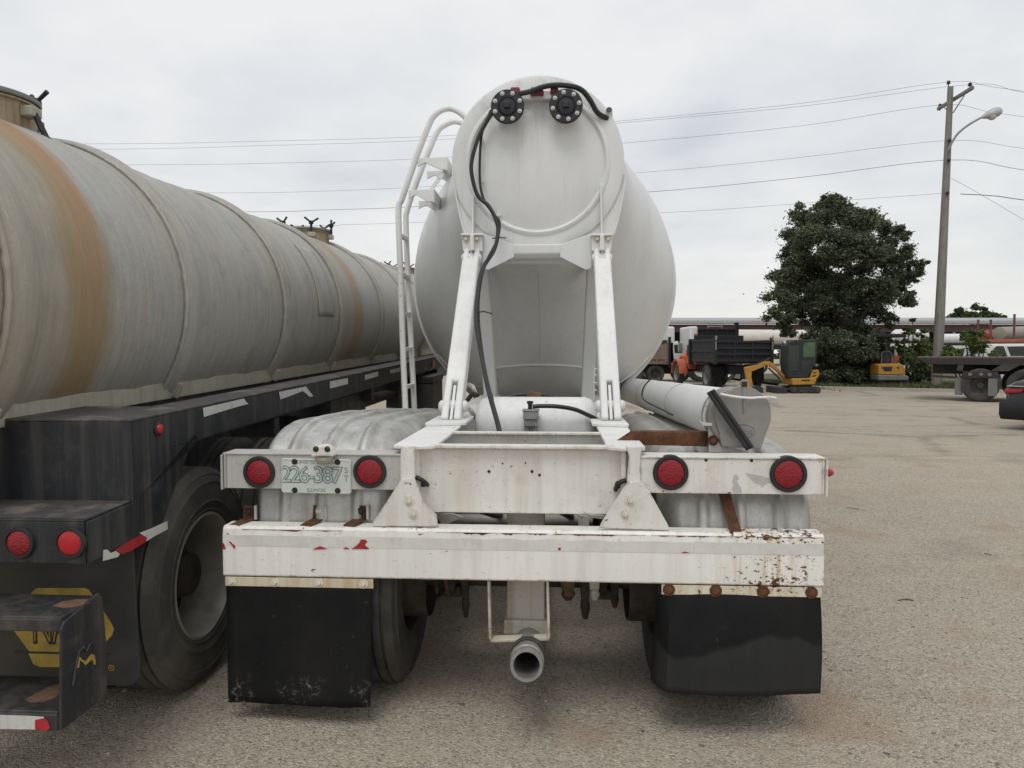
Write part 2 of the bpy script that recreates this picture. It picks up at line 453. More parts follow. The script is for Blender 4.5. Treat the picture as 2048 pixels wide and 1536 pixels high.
def rubber(name, base=(.021,.021,.021), dust=.3, scale=1, rough=.75, dcol=(.16,.145,.12)):
    m = M(name)
    n = m.noise(4*scale, 7, .65)
    c = m.mix(m.math('MULTIPLY', m.ramp(n, [(.42, 0), (.7, 1)]), dust), base, dcol)
    f = m.noise(75, 4, .7)
    c = m.mix(m.math('MULTIPLY', m.ramp(f, [(.63, 0), (.72, 1)]), .35), c, (.30, .29, .27))
    m.bump(m.noise(30, 5), .15, .004)
    return m.set(c, rough)
MAT['tyre'] = rubber('tyre_rubber', (.030,.029,.027), .42)
MAT['tyre_worn'] = rubber('dusty_tyre_rubber', (.052,.050,.045), .7, .8)
def flap(name, wear):
    m = M(name)
    x, y, z = m.xyz()
    c = m.mix(m.ramp(m.noise(3, 6, .65), [(.4, 0), (.75, 1)]), (.0055,.0055,.006), (.013,.013,.013))
    scr = m.noise(1.0, 6, .8, m.map((70, 70, 22)))
    c = m.mix(m.math('MULTIPLY', m.ramp(scr, [(.645, 0), (.70, 1)]), .5), c, (.22,.22,.21))
    if wear:   # dried splash line on the lower part
        edge = m.math('ADD', z, m.math('MULTIPLY', m.math('SUBTRACT', m.noise(1.5, 3, .5, m.map((1.6, 1.6, .2))), .5), .34))
        k = m.ramp(edge, [(.398, 1), (.418, 0)])
        c = m.mix(m.math('MULTIPLY', k, .9), c, m.mix(m.noise(1, 5, .6, m.map((22, 22, 2))), (.017,.018,.018), (.034,.034,.032)))
    else:
        low = m.math('MULTIPLY', m.math('SUBTRACT', .222, z), 16, True)
        k = m.math('MULTIPLY', m.math('MULTIPLY', low, m.ramp(m.noise(6, 3), [(.45, 0), (.6, 1)])), m.ramp(m.noise(38, 7, .75), [(.53, 0), (.60, 1)]))
        c = m.mix(m.math('MULTIPLY', k, .6), c, (.30,.29,.27))
    m.bump(m.noise(20, 5), .12, .004)
    return m.set(c, m.ramp(m.noise(5, 5), [(.3, .55), (.7, .8)]), spec=.25)
MAT['flap'] = flap('rubber_flap', False)
MAT['flap_r'] = flap('splashed_rubber_flap', True)

def rustmat():
    m = M('rusted_steel')
    n = m.noise(22, 8, .7)
    c = m.ramp(n, [(.3, (.035, .016, .010)), (.5, (.095, .038, .016)), (.68, (.17, .068, .024)), (.82, (.30, .15, .06))])
    m.bump(n, .5, .006)
    return m.set(c, .88)
MAT['rust'] = rustmat()
def simple(name, c, rough=.5, metal=0, var=.12, scale=8, bump=.0, spec=None):
    m = M(name)
    n = m.noise(scale, 5, .6)
    k = m.mix(m.ramp(n, [(.3, 0), (.7, 1)]), tuple(v*(1-var) for v in c), tuple(min(1, v*(1+var)) for v in c))
    if bump: m.bump(m.noise(scale*6, 4), bump, .004)
    return m.set(k, rough, metal, spec)
MAT['hose'] = simple('black_hose', (.018,.018,.020), .5, var=.35)
MAT['iron'] = simple('black_cast_iron', (.014,.014,.019), .48, var=.35, scale=25, bump=.1)
MAT['zinc'] = simple('zinc_bolt', (.55,.55,.53), .4, .6, .2, 40)
MAT['darkbolt'] = simple('dark_bolt', (.03,.028,.025), .6, .3, .3, 40)
MAT['creambolt'] = simple('painted_bolt', (.66,.62,.52), .6, 0, .3, 60)
MAT['grommet'] = simple('black_lamp_grommet', (.016,.016,.017), .55, 0, .2, 20)
MAT['redclip'] = simple('faded_red_clip', (.19,.028,.036), .55, 0, .3, 30)
MAT['grey'] = simple('grey_cast_metal', (.27,.27,.265), .5, .3, .25, 20, .1)
MAT['brass'] = simple('corroded_brass', (.15,.085,.045), .6, .3, .4, 40)
def lens():
    m = M('red_lamp_lens')
    d = m.voro(150, None)
    c = m.mix(m.ramp(d, [(.1, 0), (.6, 1)]), (.40,.008,.020), (.19,.004,.010))
    c = m.mix(m.math('MULTIPLY', m.ramp(m.noise(14, 5), [(.45, 0), (.7, 1)]), .25), c, (.18,.03,.03))
    m.bump(d, .5, .004)
    return m.set(c, .28)
MAT['lens'] = lens()
MAT['lens_flat'] = simple('red_marker_lens', (.40,.012,.020), .3, 0, .2, 12)
MAT['tape_w'] = paint('peeling_white_tape', (.62,.61,.57), .5, (.30,.27,.22), streak=.2, rough=.5, speck=.4, scale=4)
MAT['tape_r'] = simple('red_tape', (.36,.018,.024), .45, 0, .25, 14)
MAT['tape_old'] = paint('weathered_tape_residue', (.71,.70,.655), .8, (.52,.50,.44), streak=.3, rough=.6, speck=.55, scale=2.2)
MAT['plate'] = paint('faded_number_plate', (.62,.65,.62), .45, (.50,.48,.42), streak=.2, rough=.5, speck=.2, scale=5)
MAT['teal'] = simple('worn_teal_lettering', (.17,.24,.235), .6, 0, .4, 120)
MAT['plate_fill'] = simple('pale_lettering_fill', (.56,.60,.57), .55, 0, .1, 100)
MAT['logo'] = simple('faded_yellow_print', (.42,.30,.055), .6, 0, .3, 10)
MAT['rim'] = simple('dusty_steel_rim', (.30,.28,.245), .55, .15, .3, 6, .05)
MAT['rimdark'] = simple('dark_steel_rim', (.05,.042,.034), .7, .1, .4, 10)
MAT['dirtycasting'] = simple('grimy_underbody_steel', (.05,.042,.033), .8, .1, .5, 14, .3)
MAT['wood'] = paint('weathered_pole_wood', (.235,.22,.20), .4, (.13,.118,.105), streak=.8, rough=.9, speck=.3)
MAT['wire'] = simple('wire_black', (.12,.122,.128), .6)
MAT['alu_lamp'] = simple('lamp_head_grey', (.42,.43,.43), .5, .2)

# ------------------------------------------------------------------ ground
def ground_mat():
    m = M('dusty_asphalt')
    v = m.co
    big = m.noise(.16, 6, .6); mid = m.noise(.9, 7, .62); fine = m.noise(38, 6, .7)
    c = m.mix(m.ramp(big, [(.35, 0), (.65, 1)]), (.455, .392, .305), (.395, .348, .282))
    c = m.mix(m.math('MULTIPLY', m.ramp(mid, [(.5, 0), (.72, 1)]), .45), c, (.31, .245, .175))
    agg = m.voro(105, None, 'Color'); agg_d = m.voro(105)
    g = m.xyz(agg)[0]
    c = m.mix(m.ramp(g, [(.0, .75), (.32, 0)]), c, (.17, .148, .122))
    c = m.mix(m.ramp(g, [(.68, 0), (1.0, .7)]), c, (.62, .56, .47))
    c = m.mix(m.math('MULTIPLY', m.ramp(fine, [(.54, 0), (.66, 1)]), .40), c, (.15, .13, .108))
    pit = m.voro(17, m.map((1, 1, 1), (3, 7, 0)))
    prnd = m.xyz(m.voro(17, m.map((1, 1, 1), (3, 7, 0)), 'Color'))[1]
    k = m.math('MULTIPLY', m.math('SUBTRACT', m.math('MULTIPLY', m.math('POWER', prnd, 7), .26), pit), 22, True)
    c = m.mix(m.math('MULTIPLY', k, .7), c, (.07, .06, .05))
    c = m.mix(m.math('MULTIPLY', m.ramp(m.noise(1.25, 5, .6, m.map((1, 1, 1), (8, 2, 0))), [(.56, 0), (.67, 1)]), .55), c, (.36, .255, .175))
    c = m.mix(m.math('MULTIPLY', m.ramp(m.noise(1.0, 5, .6, m.map((.35, 2.6, 1), (1, 4, 0))), [(.55, 0), (.72, 1)]), .35), c, (.53, .455, .34))
    # old oil and damp patches with their own outlines
    oil = m.math('MULTIPLY', m.ramp(m.noise(.45, 5, .55, m.map((1, 1, 1), (4.4, 1.3, 0))), [(.60, 0), (.70, 1)]), .38)
    c = m.mix(oil, c, (.15, .13, .108))
    # cracks far out in the yard
    cr = m.voro(.22, m.map((.55, 1.5, 1)), 'Distance', 1, 'DISTANCE_TO_EDGE')
    crn = m.math('ADD', cr, m.math('MULTIPLY', m.math('SUBTRACT', m.noise(2.2, 5), .5), .09))
    y = m.xyz()[1]
    far = m.math('MULTIPLY', m.math('SUBTRACT', y, 9.0), .2, True)
    ck = m.math('MULTIPLY', m.ramp(crn, [(.0, 1), (.022, 0)]), m.math('MULTIPLY', far, .42))
    c = m.mix(ck, c, (.075, .066, .055))
    h = m.math('ADD', m.math('MULTIPLY', agg_d, -.8), m.math('ADD', m.math('MULTIPLY', fine, .9), m.math('MULTIPLY', k, -.5)))
    m.bump(h, .8, .014)
    return m.set(c, .92, spec=.25)
MAT['ground'] = ground_mat()
g = G()
N = 60
def gz(x, y): return 0.0
g.add([(-300, -60, 0), (300, -60, 0), (300, 500, 0), (-300, 500, 0)], [(0, 1, 2, 3)])
tag(g.build('ground', MAT['ground']), kind='structure')

# kerb and verge on the far side
MAT['kerb'] = paint('concrete_kerb', (.40,.385,.34), .5, (.22,.20,.17), streak=.1, rough=.9, speck=.5)
MAT['verge'] = paint('verge_soil', (.085,.085,.045), .6, (.06,.075,.028), streak=0, rough=1, speck=.4)
KL = [(11.9, 33.5), (12.2, 31.6), (13.4, 30.6), (16.0, 29.2), (18.5, 28.1), (23, 27.0), (60, 24.5)]
def offs(line, d):
    out = []
    for i, p in enumerate(line):
        a = Vector(line[max(i-1, 0)]); b = Vector(line[min(i+1, len(line)-1)])
        t = (b - a).normalized(); out.append((p[0] - t.y*d, p[1] + t.x*d))
    return out
K2 = offs(KL, .16)
g = G()
for i in range(len(KL) - 1):
    a, b, c, d = KL[i], KL[i+1], K2[i+1], K2[i]
    g.add([(a[0],a[1],0),(b[0],b[1],0),(c[0],c[1],0),(d[0],d[1],0),(a[0],a[1],.11),(b[0],b[1],.11),(c[0],c[1],.12),(d[0],d[1],.12)],
          [(4,5,6,7),(0,1,5,4),(2,3,7,6)] + ([(0,4,7,3)] if i == 0 else []))
tag(g.build('kerb', MAT['kerb']), kind='structure')
g = G()
pts = [(p[0], p[1], .105) for p in K2] + [(60, 48, .12), (11.9, 48, .12)]
g.add(pts, [tuple(range(len(pts)))])
tag(g.build('verge', MAT['verge']), kind='structure')

# ------------------------------------------------------------------ shared wheel meshes (axis along x, outer face towards -x)
TR = .515
def tyre_profile():
    r, w = TR, .135
    p = [(.292, -w + .018), (.306, -w + .006), (.312, -w + .001), (.318, -w + .004), (.345, -w - .004), (.349, -w - .008), (.355, -w - .008), (.359, -w - .005), (.40, -w - .006), (.436, -w - .003), (.440, -w - .007), (.447, -w - .006), (.450, -w + .001), (.475, -w + .012), (.480, -w + .009), (.488, -w + .016), (.492, -w + .024), (.500, -w + .030), (r - .004, -w + .040)]
    for k, x in enumerate((-.085, -.038, .038, .085)):      # grooves
        p += [(r, x - .008), (r - .014, x - .005), (r - .014, x + .005), (r, x + .008)]
    p += [(r - .004, w - .040), (.500, w - .030), (.475, w - .012), (.43, w + .004), (.36, w + .006), (.31, w - .004), (.292, w - .018)]
    return p
g = G(); g.lathe(tyre_profile(), (0,0,0), (1,0,0), 72)
g2 = G()
ME_TYRE = g.mesh('tyre', True, 30)
g = G()   # shoulder lugs
g.lathe([(.292,-.117),(.298,-.125),(.285,-.128),(.28,-.112),(.272,-.06),(.262,.0),(.255,.05),(.250,.09),(.10,.098),(.10,.085),(0,.085)], (0,0,0), (1,0,0), 56)
g.lathe([(.292,.117),(.298,.125),(.285,.128),(.28,.112),(.262,.09),(.255,.09)], (0,0,0), (1,0,0), 56)
ME_RIM = g.mesh('rim', True, 40)
g = G()
g.lathe([(.13,.09),(.13,.03),(.115,.02),(.095,-.055),(.075,-.065),(0,-.065)], (0,0,0), (1,0,0), 28)
for k in range(10):
    a = 2*PI*k/10
    g.lathe([(.016,.09),(.016,.052),(.010,.046),(0,.046)], (0,.168*math.cos(a),.168*math.sin(a)), (1,0,0), 6)
ME_HUB = g.mesh('hub', True, 40)
g = G()
for k in range(8):
    a = 2*PI*(k+.5)/8
    g.lathe([(.036,.085),(.036,.0822),(0,.0822)], (0,.212*math.cos(a),.212*math.sin(a)), (1,0,0), 14)
ME_HOLE = g.mesh('hand_hole', False)
def mcopy(me, mat):
    c = me.copy(); c.materials.clear(); c.materials.append(mat); return c
WH = {}
def wheel(parent, loc, flip=False, style='a'):
    if style not in WH:
        tm, rm = {'a': ('tyre', 'rimdark'), 'b': ('tyre_worn', 'rim')}[style]
        WH[style] = (mcopy(ME_HUB, MAT['rimdark']), mcopy(ME_TYRE, MAT[tm]), mcopy(ME_RIM, MAT[rm]), mcopy(ME_HOLE, MAT['darkbolt']))
    ms = WH[style]
    h = put('wheel', ms[0], None, parent); h.location = loc
    if flip: h.rotation_euler = (random.random()*6, 0, PI)
    else: h.rotation_euler = (random.random()*6, 0, 0)
    put('tyre', ms[1], None, h); put('rim', ms[2], None, h); put('hand_hole', ms[3], None, h)
    return h
def bolt_mesh(r, h, n=6, washer=True):
    g = G()
    if washer: g.lathe([(r*1.75,0),(r*1.75,-.22*h),(r*1.0,-.22*h)], (0,0,0), (0,1,0), 20)
    g.lathe([(r,-.15*h),(r,-h*.9),(r*.85,-h),(0,-h)], (0,0,0), (0,1,0), n)
    return g.mesh('bolt', True, 30)
ME_BOLT = bolt_mesh(.013, .016); ME_BOLT_S = bolt_mesh(.007, .008)
_bm = {}
def bolt(parent, loc, mat, big=True, rot=0, name='bolt'):
    k = (mat, big)
    if k not in _bm: _bm[k] = mcopy(ME_BOLT if big else ME_BOLT_S, MAT[mat])
    o = put(name, _bm[k], None, parent); o.location = loc; o.rotation_euler = (0, rot, random.random()*0); return o
def tail_lamp(parent, c, r, name='tail_lamp', lensmat='lens', depth=.012):
    g = G(); g.lathe([(r,0.02),(r,-depth*.7),(r*.96,-depth),(r*.80,-depth),(r*.75,-depth*.35)], (0,0,0), (0,1,0), 40)
    o = g.build(name, MAT['grommet'], parent, smooth=True); o.location = c
    g = G(); g.lathe([(r*.765,0),(r*.75,-depth*.7),(r*.6,-depth*1.05),(0,-depth*1.3)], (0,0,0), (0,1,0), 40)
    g.build('lens', MAT[lensmat], o, smooth=True)
    return o

# ================================================================== WHITE BULK TANKER TRAILER
A = Frame((.045, 3.04, 0), (0, 0, R(-3.5)))
ta = thing('bulk_tanker_trailer', 'white dry bulk tanker trailer seen from behind, with two black flanged vents on its tank', 'trailer', A)
def al(px, py, ly): return A.at(px, py, 'y', ly)

# bumper
zt = al(1047, 1061, 0).z; zb = al(1047, 1163, 0).z
xl = al(445, 1100, 0).x; xr = al(1649, 1110, 0).x
g = G(); g.prism([(.10, zt), (.016, zt), (.004, zt-.012), (.0, zt-.058), (0, zb+.005), (.006, zb), (.10, zb), (.10, zb+.01), (.02, zb+.01), (.02, zt-.01), (.10, zt-.01)], 'x', xl, xr)
bumper = g.build('bumper', MAT['bumper'], ta, bevel=.003)
# old tape band and bits of red tape
ztp0 = al(1047, 1101, 0).z; ztp1 = al(1047, 1079, 0).z
g = G()
n = 90; tv = []
for k in range(n + 1):
    x = xl + .004 + (xr - xl - .008) * k / n
    tv += [(x, -.0012, ztp0 + .0006*math.sin(k*3.1)), (x, -.0012, ztp1 + .006*mnoise.noise((k*.31, 2, 1)) + .003*mnoise.noise((k*1.7, 5, 1)))]
g.add(tv, [(2*k, 2*k+2, 2*k+3, 2*k+1) for k in range(n)])
g.build('tape_band', MAT['tape_old'], bumper)
for poly in ([(625,1099),(634,1095),(640,1092),(647,1095),(655,1098)], [(686,1098),(692,1094),(699,1098)],
             [(703,1098),(712,1092),(718,1086),(722,1079),(730,1079),(735,1083),(731,1087),(730,1091),(737,1096),(738,1098)],
             [(445,1098),(445,1086),(448,1087),(450,1095),(452,1098)], [(457,1083),(462,1084),(465,1088),(469,1090),(471,1097),(467,1096),(463,1090)],
             [(1116,1096),(1121,1095),(1122,1099),(1117,1101)], [(1362,1106),(1370,1103),(1380,1106)]):
    pp = [al(x, y, -.0025) for x, y in poly]
    g = G(); g.prism([(p.x, p.z) for p in pp], 'y', -.0030, -.0014)
    g.build('red_tape_scrap', MAT['tape_r'], bumper)

# rust creeping along the top front edge
for (xa_, xb_, hh) in ((-.36, .10, .010), (.12, .50, .007), (.52, .88, .009), (.90, 1.20, .012), (-1.18, -.75, .005)):
    g = G(); nn_ = 46; tv = []
    for k in range(nn_ + 1):
        x = xa_ + (xb_ - xa_)*k/nn_; e_ = max(0, .25 + 1.3*mnoise.noise((x*23, 3.3, hh*90)) + .6*mnoise.noise((x*90, 1, 2)))*math.sin(PI*k/nn_)**.3
        tv += [(x, .0030 - .0012, zt - .0128 - hh*e_ - .0004), (x, .0034 - .0012, zt - .0122)]
    g.add(tv, [(2*k, 2*k+2, 2*k+3, 2*k+1) for k in range(nn_)])
    g.build('rust_edge', MAT['rust'], bumper)
# frame rails: I-beams
rails = {}
for side, (po, pi_) in {-1: ((787, 889), (872, 891)), 1: ((1291, 891), (1214, 892))}.items():
    xo = al(*po, .08).x; xi = al(*pi_, .08).x; zr = al(*pi_, .08).z
    rails[side] = (xo, xi, zr)
zr = (rails[-1][2] + rails[1][2]) / 2
for side in (-1, 1):
    xo, xi, _ = rails[side]; xc = (xo + xi) / 2
    g = G()
    # top flange with cut rear corner on the outside
    g.prism([(xo, .10), (xo - side*.004, .06), (xc - side*.02, .03), (xi, .06), (xi, 8.2), (xo, 8.2)], 'z', zr - .014, zr)
    r_ = g.build('frame_rail', MAT['rail'], ta, bevel=.003)
    g = G(); xw = xc - side*.012
    g.box(xw - .010, xw + .010, .07, 8.2, zr - .30, zr - .015)
    g.box(xw - .07, xw + .07, .12, 8.2, zr - .312, zr - .30)
    g.build('web', MAT['white'], r_)
# end posts and triangular bumper brackets
for side in (-1, 1):
    if side < 0:
        post = [(802,893),(833,893),(829,905),(830,956),(801,960),(801,915)]
        tri = [(803,958),(829,956),(846,1005),(873,1030),(876,1053),(744,1053),(746,1045)]
        bolts = [(818,1001),(827,1027)]
    else:
        post = [(1252,893),(1285,893),(1281,915),(1281,966),(1254,966),(1259,915)]
        tri = [(1254,966),(1281,962),(1300,985),(1336,1050),(1339,1061),(1198,1056),(1203,1045)]
        bolts = [(1260,1000),(1250,1027)]
    P = [al(x, y, .035) for x, y in post]
    g = G(); g.prism([(p.x, p.z) for p in P], 'y', .030, .075); g.build('end_post', MAT['white'], ta, bevel=.004)
    P = [al(x, y, .02) for x, y in tri]
    g = G(); g.prism([(p.x, p.z) for p in P], 'y', .018, .029)
    br = g.build('bumper_bracket', MAT['white'], ta, bevel=.003)
    for x, y in bolts:
        p = al(x, y, .018); bolt(br, (p.x, .0178, p.z), 'creambolt', True, random.random()).scale = (.92,.9,.92)
# rear crossmember
p0 = al(822, 899, .10); p1 = al(1262, 1027, .10)
zc1 = al(1040, 1027, .10).z
cm = G(); cm.box(rails[-1][0]+.05, rails[1][0]-.05, .10, .115, zc1, zr - .016)
cm.box(rails[-1][1]-.03, rails[1][1]+.03, .062, .118, zr - .012, zr + .003)
cm.box(rails[-1][0]+.06, rails[1][0]-.06, .1155, .20, zc1, zc1 + .012)
cmo = cm.build('rear_crossmember', MAT['white'], ta, bevel=.004)
for (x, y, m_, b_) in ((978,943,'darkbolt',False),(1064,943,'darkbolt',False),(1005,927,'darkbolt',False),(1051,926,'darkbolt',False),(1079,950,'rust',False),(829,906,'darkbolt',False),(1256,905,'darkbolt',False)):
    p = al(x, y, .10); o = bolt(cmo, (p.x, .0995, p.z), m_, b_)
    o.scale = (.3,.4,.3) if y in (927, 926) else (.52,.5,.52)
# cable glands
for (x, y, pth) in ((846, 966, [(822,952),(836,956),(848,963),(855,970)]), (1238, 969, [(1262,960),(1245,962),(1235,970),(1231,980)])):
    p = al(x, y, .10)
    g = G(); g.lathe([(.028,0),(.028,-.004),(.018,-.006),(.017,.004)], (p.x, .0995, p.z), (0,1,0), 28)
    go = g.build('cable_gland', MAT['white'], cmo, smooth=True)
    g = G(); g.lathe([(.0172,-.0008),(0,-.0008)], (p.x, .0995, p.z), (0,1,0), 20); g.build('hole', MAT['darkbolt'], go)
    P = [al(a, b, ly) for (a, b), ly in zip(pth, (.078, .062, .066, .092))]
    g = G(); g.tube(smooth_path(P), .0095, 8); g.build('cable', MAT['hose'], cmo, smooth=True)
# second crossmember
g = G(); z2 = zr - .016
g.box(rails[-1][1]-.05, rails[1][1]+.05, .64, .652, zr - .27, z2)
g.box(rails[-1][1]-.02, rails[1][1]+.02, .60, .652, zr - .013, zr - .001)
g.build('inner_crossmember', MAT['white'], ta, bevel=.003)
g = G()
for s_ in (-1, 1): g.box(s_*.12 - .03, s_*.12+.03, .14, .60, zr - .30, zr - .24)
g.build('draw_member', MAT['white'], ta, bevel=.003)

# struts
STW = .112
for side in (-1, 1):
    if side < 0: b0 = al(903, 846, 1.06); t0 = al(945, 503, 2.0)
    else: b0 = al(1222, 846, 1.06); t0 = al(1203, 503, 2.0)
    ax = (t0 - b0).normalized(); L = (t0 - b0).length
    up = Vector((0, -1, .9)).normalized()
    sx = ax.cross(up).normalized()
    q = lambda t, o=0: b0 + ax * t + sx * o
    g = G(); g.beam(q(.26), q(L - .115), STW, .10, up, STW*.98, .10)
    st = g.build('strut', MAT['white_clean'], ta, bevel=.014, seg=3)
    for o in (-1, 1):       # lower and upper forks
        g = G(); g.beam(q(-.005, o*.035), q(.275, o*.035), .040, .104, up)
        g.build('fork_cheek', MAT['white_clean'], st, bevel=.012, seg=3)
        g = G(); g.beam(q(L-.14, o*.034), q(L+.005, o*.034), .036, .080, up)
        g.build('fork_cheek', MAT['white_clean'], st, bevel=.012, seg=3)
    g = G(); g.beam(q(.0, .0), q(.24, 0), .017, .075, up); g.build('lug_plate', MAT['white_clean'], st, bevel=.004)
    g = G(); g.beam(q(L-.11, 0), q(L+.16, 0), .018, .055, up); g.build('lug_plate', MAT['white_clean'], st, bevel=.004)
    for t, hw in ((.115, .082), (L-.07, .066)):
        g = G(); g.tube([q(t, -hw), q(t, -hw+.012), q(t, hw-.012), q(t, hw)], [.022,.034,.034,.022], 18)
        g.build('pin', MAT['white_clean'], st, smooth=True)
    g = G(); bx = al(900 if side < 0 else 1224, 852, 1.0)
    xo, xi, _ = rails[side]
    g.prism([(xo + side*.005, .86), (xi - side*.025, .90), (xi - side*.025, 1.30), (xo + side*.005, 1.30)], 'z', zr + .001, zr + .018)
    pl_ = g.build('base_plate', MAT['white_clean'], ta, bevel=.003)
# air reservoir
g = G(); c0 = al(950, 830, 1.28); c1 = al(1196, 830, 1.28)
rz = al(1070, 797, 1.18).z; rr = .165; zc = rz - rr
prof = [(0, -.015), (.07, -.010), (.125, .008), (.155, .04), (rr, .075), (rr, .62)]
Lr = c1.x - c0.x
prof = [(0, 0), (.08, .004), (.13, .018), (.155, .042), (rr, .075), (rr+.003, .0755), (rr+.003, .082), (rr, .0825), (rr, Lr-.0825), (rr+.003, Lr-.082), (rr+.003, Lr-.0755), (rr, Lr-.075), (.155, Lr-.042), (.13, Lr-.018), (.08, Lr-.004), (0, Lr)]
g.lathe(prof, (c0.x, 1.33, zc), (1,0,0), 48)
airt = g.build('air_reservoir', MAT['airtank'], ta, smooth=True, ang=50)
p = al(1062, 838, 1.13)
g = G(); g.box(p.x-.042, p.x+.042, 1.08, 1.16, p.z+.0, p.z+.055); g.box(p.x-.036, p.x+.036, 1.09, 1.15, p.z-.04, p.z)
g.box(p.x-.048, p.x+.048, 1.075, 1.165, p.z+.046, p.z+.056)
vo = g.build('relay_valve', MAT['grey'], ta, bevel=.006)
for s_ in (-1, 1):
    g = G(); g.tube([(p.x+s_*.022, 1.12, p.z-.11), (p.x+s_*.022, 1.12, p.z-.035)], .017, 10); g.build('port', MAT['grey'], vo, smooth=True)
g = G(); g.lathe([(.012,0),(.012,.03),(.018,.03),(.018,.045),(0,.045)], (p.x-.005,1.12,p.z+.056), (0,0,1), 8); g.build('fitting', MAT['iron'], vo)
g = G(); P = [al(1065,813,1.10), al(1085,812,1.10), al(1115,813,1.10), al(1150,819,1.12), al(1178,831,1.15), al(1200,842,1.2)]
g.tube(smooth_path(P), .012, 8); g.build('air_line', MAT['hose'], ta, smooth=True)
g = G(); P = [al(1000,797,1.5), al(1035,790,1.5), al(1062,789,1.5), al(1090,790,1.5), al(1128,798,1.5)]
g.tube(smooth_path(P), .010, 8); g.build('air_line', MAT['hose'], ta, smooth=True)
g = G(); p = al(1068, 789, 1.49); g.box(p.x-.045, p.x+.045, 1.47, 1.51, p.z-.016, p.z+.016); g.lathe([(.024,0),(.024,.05),(0,.05)], (p.x-.02,1.49,p.z-.03),(0,0,1),8)
g.build('tee_fitting', MAT['brass'], ta, bevel=.004)
# clutter of lines beside the reservoir
for (a, b) in (((935,800),(955,790)), ((930,815),(950,835)), ((1200,808),(1225,800)), ((1205,825),(1218,845)), ((938,770),(952,790))):
    P = [al(a[0],a[1],1.5), al((a[0]+b[0])/2, (a[1]+b[1])/2-6, 1.4), al(b[0],b[1],1.45)]
    g = G(); g.tube(smooth_path(P), .014, 8); g.build('pipe_fitting', MAT['dirtycasting'] if a[0] % 2 else MAT['white'], ta, smooth=True)

# ---- tank shell: small rear head, oblique cone, big barrel
LYH = 2.06
def ring(ly, xc, zc_, r, n=96): return [(xc + r*math.sin(2*PI*k/n), ly, zc_ + r*math.cos(2*PI*k/n)) for k in range(n)]
RH = .575; ZH = al(1078, 326, LYH).z; XH = 0.0
ZTOP = ZH + RH
RB = 1.25; LYB = 4.25; TOPB = ZTOP + .06
LY0 = LYH + .14
_tab = smooth_path([(ly, r, 0) for ly, r in ((2.20,.587),(2.46,.622),(2.90,.75),(3.26,.93),(3.56,1.08),(3.90,1.19),(4.25,1.235))], 8)
def shell_r(ly):
    if ly >= LYB: return RB
    if ly <= _tab[0].x: return RH + .012
    for p, q in zip(_tab[:-1], _tab[1:]):
        if p.x <= ly <= q.x: return p.y + (q.y - p.y) * (ly - p.x) / max(1e-9, q.x - p.x)
    return RB
def shell_top(ly):
    return ZTOP + (TOPB - ZTOP) * max(0, min(1, (ly - LY0) / (LYB - LY0)))
g = G(); rg = [ring(LYH + .03, 0, ZH, RH), ring(LY0 - .03, 0, ZH - .004, RH + .010)]
for k in range(0, 25):
    t = k / 24; ly = LY0 + (LYB - LY0) * t; rg.append(ring(ly, 0, shell_top(ly) - shell_r(ly), shell_r(ly)))
rg += [ring(LYB + .004, 0, TOPB - RB, RB + .018), ring(LYB + .07, 0, TOPB - RB, RB + .018), ring(LYB + .08, 0, TOPB - RB, RB)]
for k in range(1, 9): rg.append(ring(LYB + .12 + k*.55, 0, TOPB - RB, RB))
for k in range(1, 7):
    t = k/6; r = RB + (.6 - RB)*t; rg.append(ring(LYB + 4.52 + t*1.9, 0, TOPB - r, r))
rg.append([(0, LYB + 6.5, TOPB - .6)])
g.rings(rg)
tank = g.build('tank_shell', MAT['tank'], ta, smooth=True, ang=40)
# rear head with a rolled ring, a flat flange and a shallow dish
g = G(); o = (0, LYH, ZH)
g.lathe([(RH, .05), (RH+.004, .0), (RH-.006, -.006), (.49, -.004), (.476, -.016), (.462, -.018), (.450, -.006), (.445, .004), (.36, -.018), (.2, -.036), (0, -.042)], o, (0,1,0), 96)
head = g.build('rear_head', MAT['tank'], ta, smooth=True, ang=40)
# skirt plates that run from the head down to the strut brackets
for side in (-1, 1):
    if side < 0: pts = [(905,345),(912,400),(926,470),(950,500),(1030,505),(1080,505),(1080,478),(1040,470),(1003,450),(968,418),(950,385)]
    else: pts = [(1252,345),(1246,400),(1231,470),(1205,500),(1120,505),(1080,505),(1080,478),(1118,470),(1155,450),(1188,418),(1205,385)]
    P = [al(x, y, LYH + .02) for x, y in pts]
    g = G(); g.prism([(p.x, p.z) for p in P], 'y', LYH + .012, LYH + .034)
    g.build('skirt_plate', MAT['tank'], ta, bevel=.003)
    # edge flange (outer) and fin (inner)
    P = [al(x, y, LYH + .0) for x, y in ([(905,345),(911,385),(922,440),(931,468)] if side < 0 else [(1252,345),(1247,385),(1236,440),(1227,468)])]
    g = G()
    for a, b in zip(P[:-1], P[1:]): g.beam(a + Vector((0,.09,0)), b + Vector((0,.09,0)), .012, .20, (0,1,0))
    g.build('edge_flange', MAT['tank'], ta, bevel=.002)
    P = [al(x, y, LYH - .03) for x, y in ([(947,392),(946,470)] if side < 0 else [(1201,370),(1203,470)])]
    g = G(); g.beam(P[0], P[1], .012, .07, (0,1,0)); g.build('stiffener_fin', MAT['tank'], ta, bevel=.002)
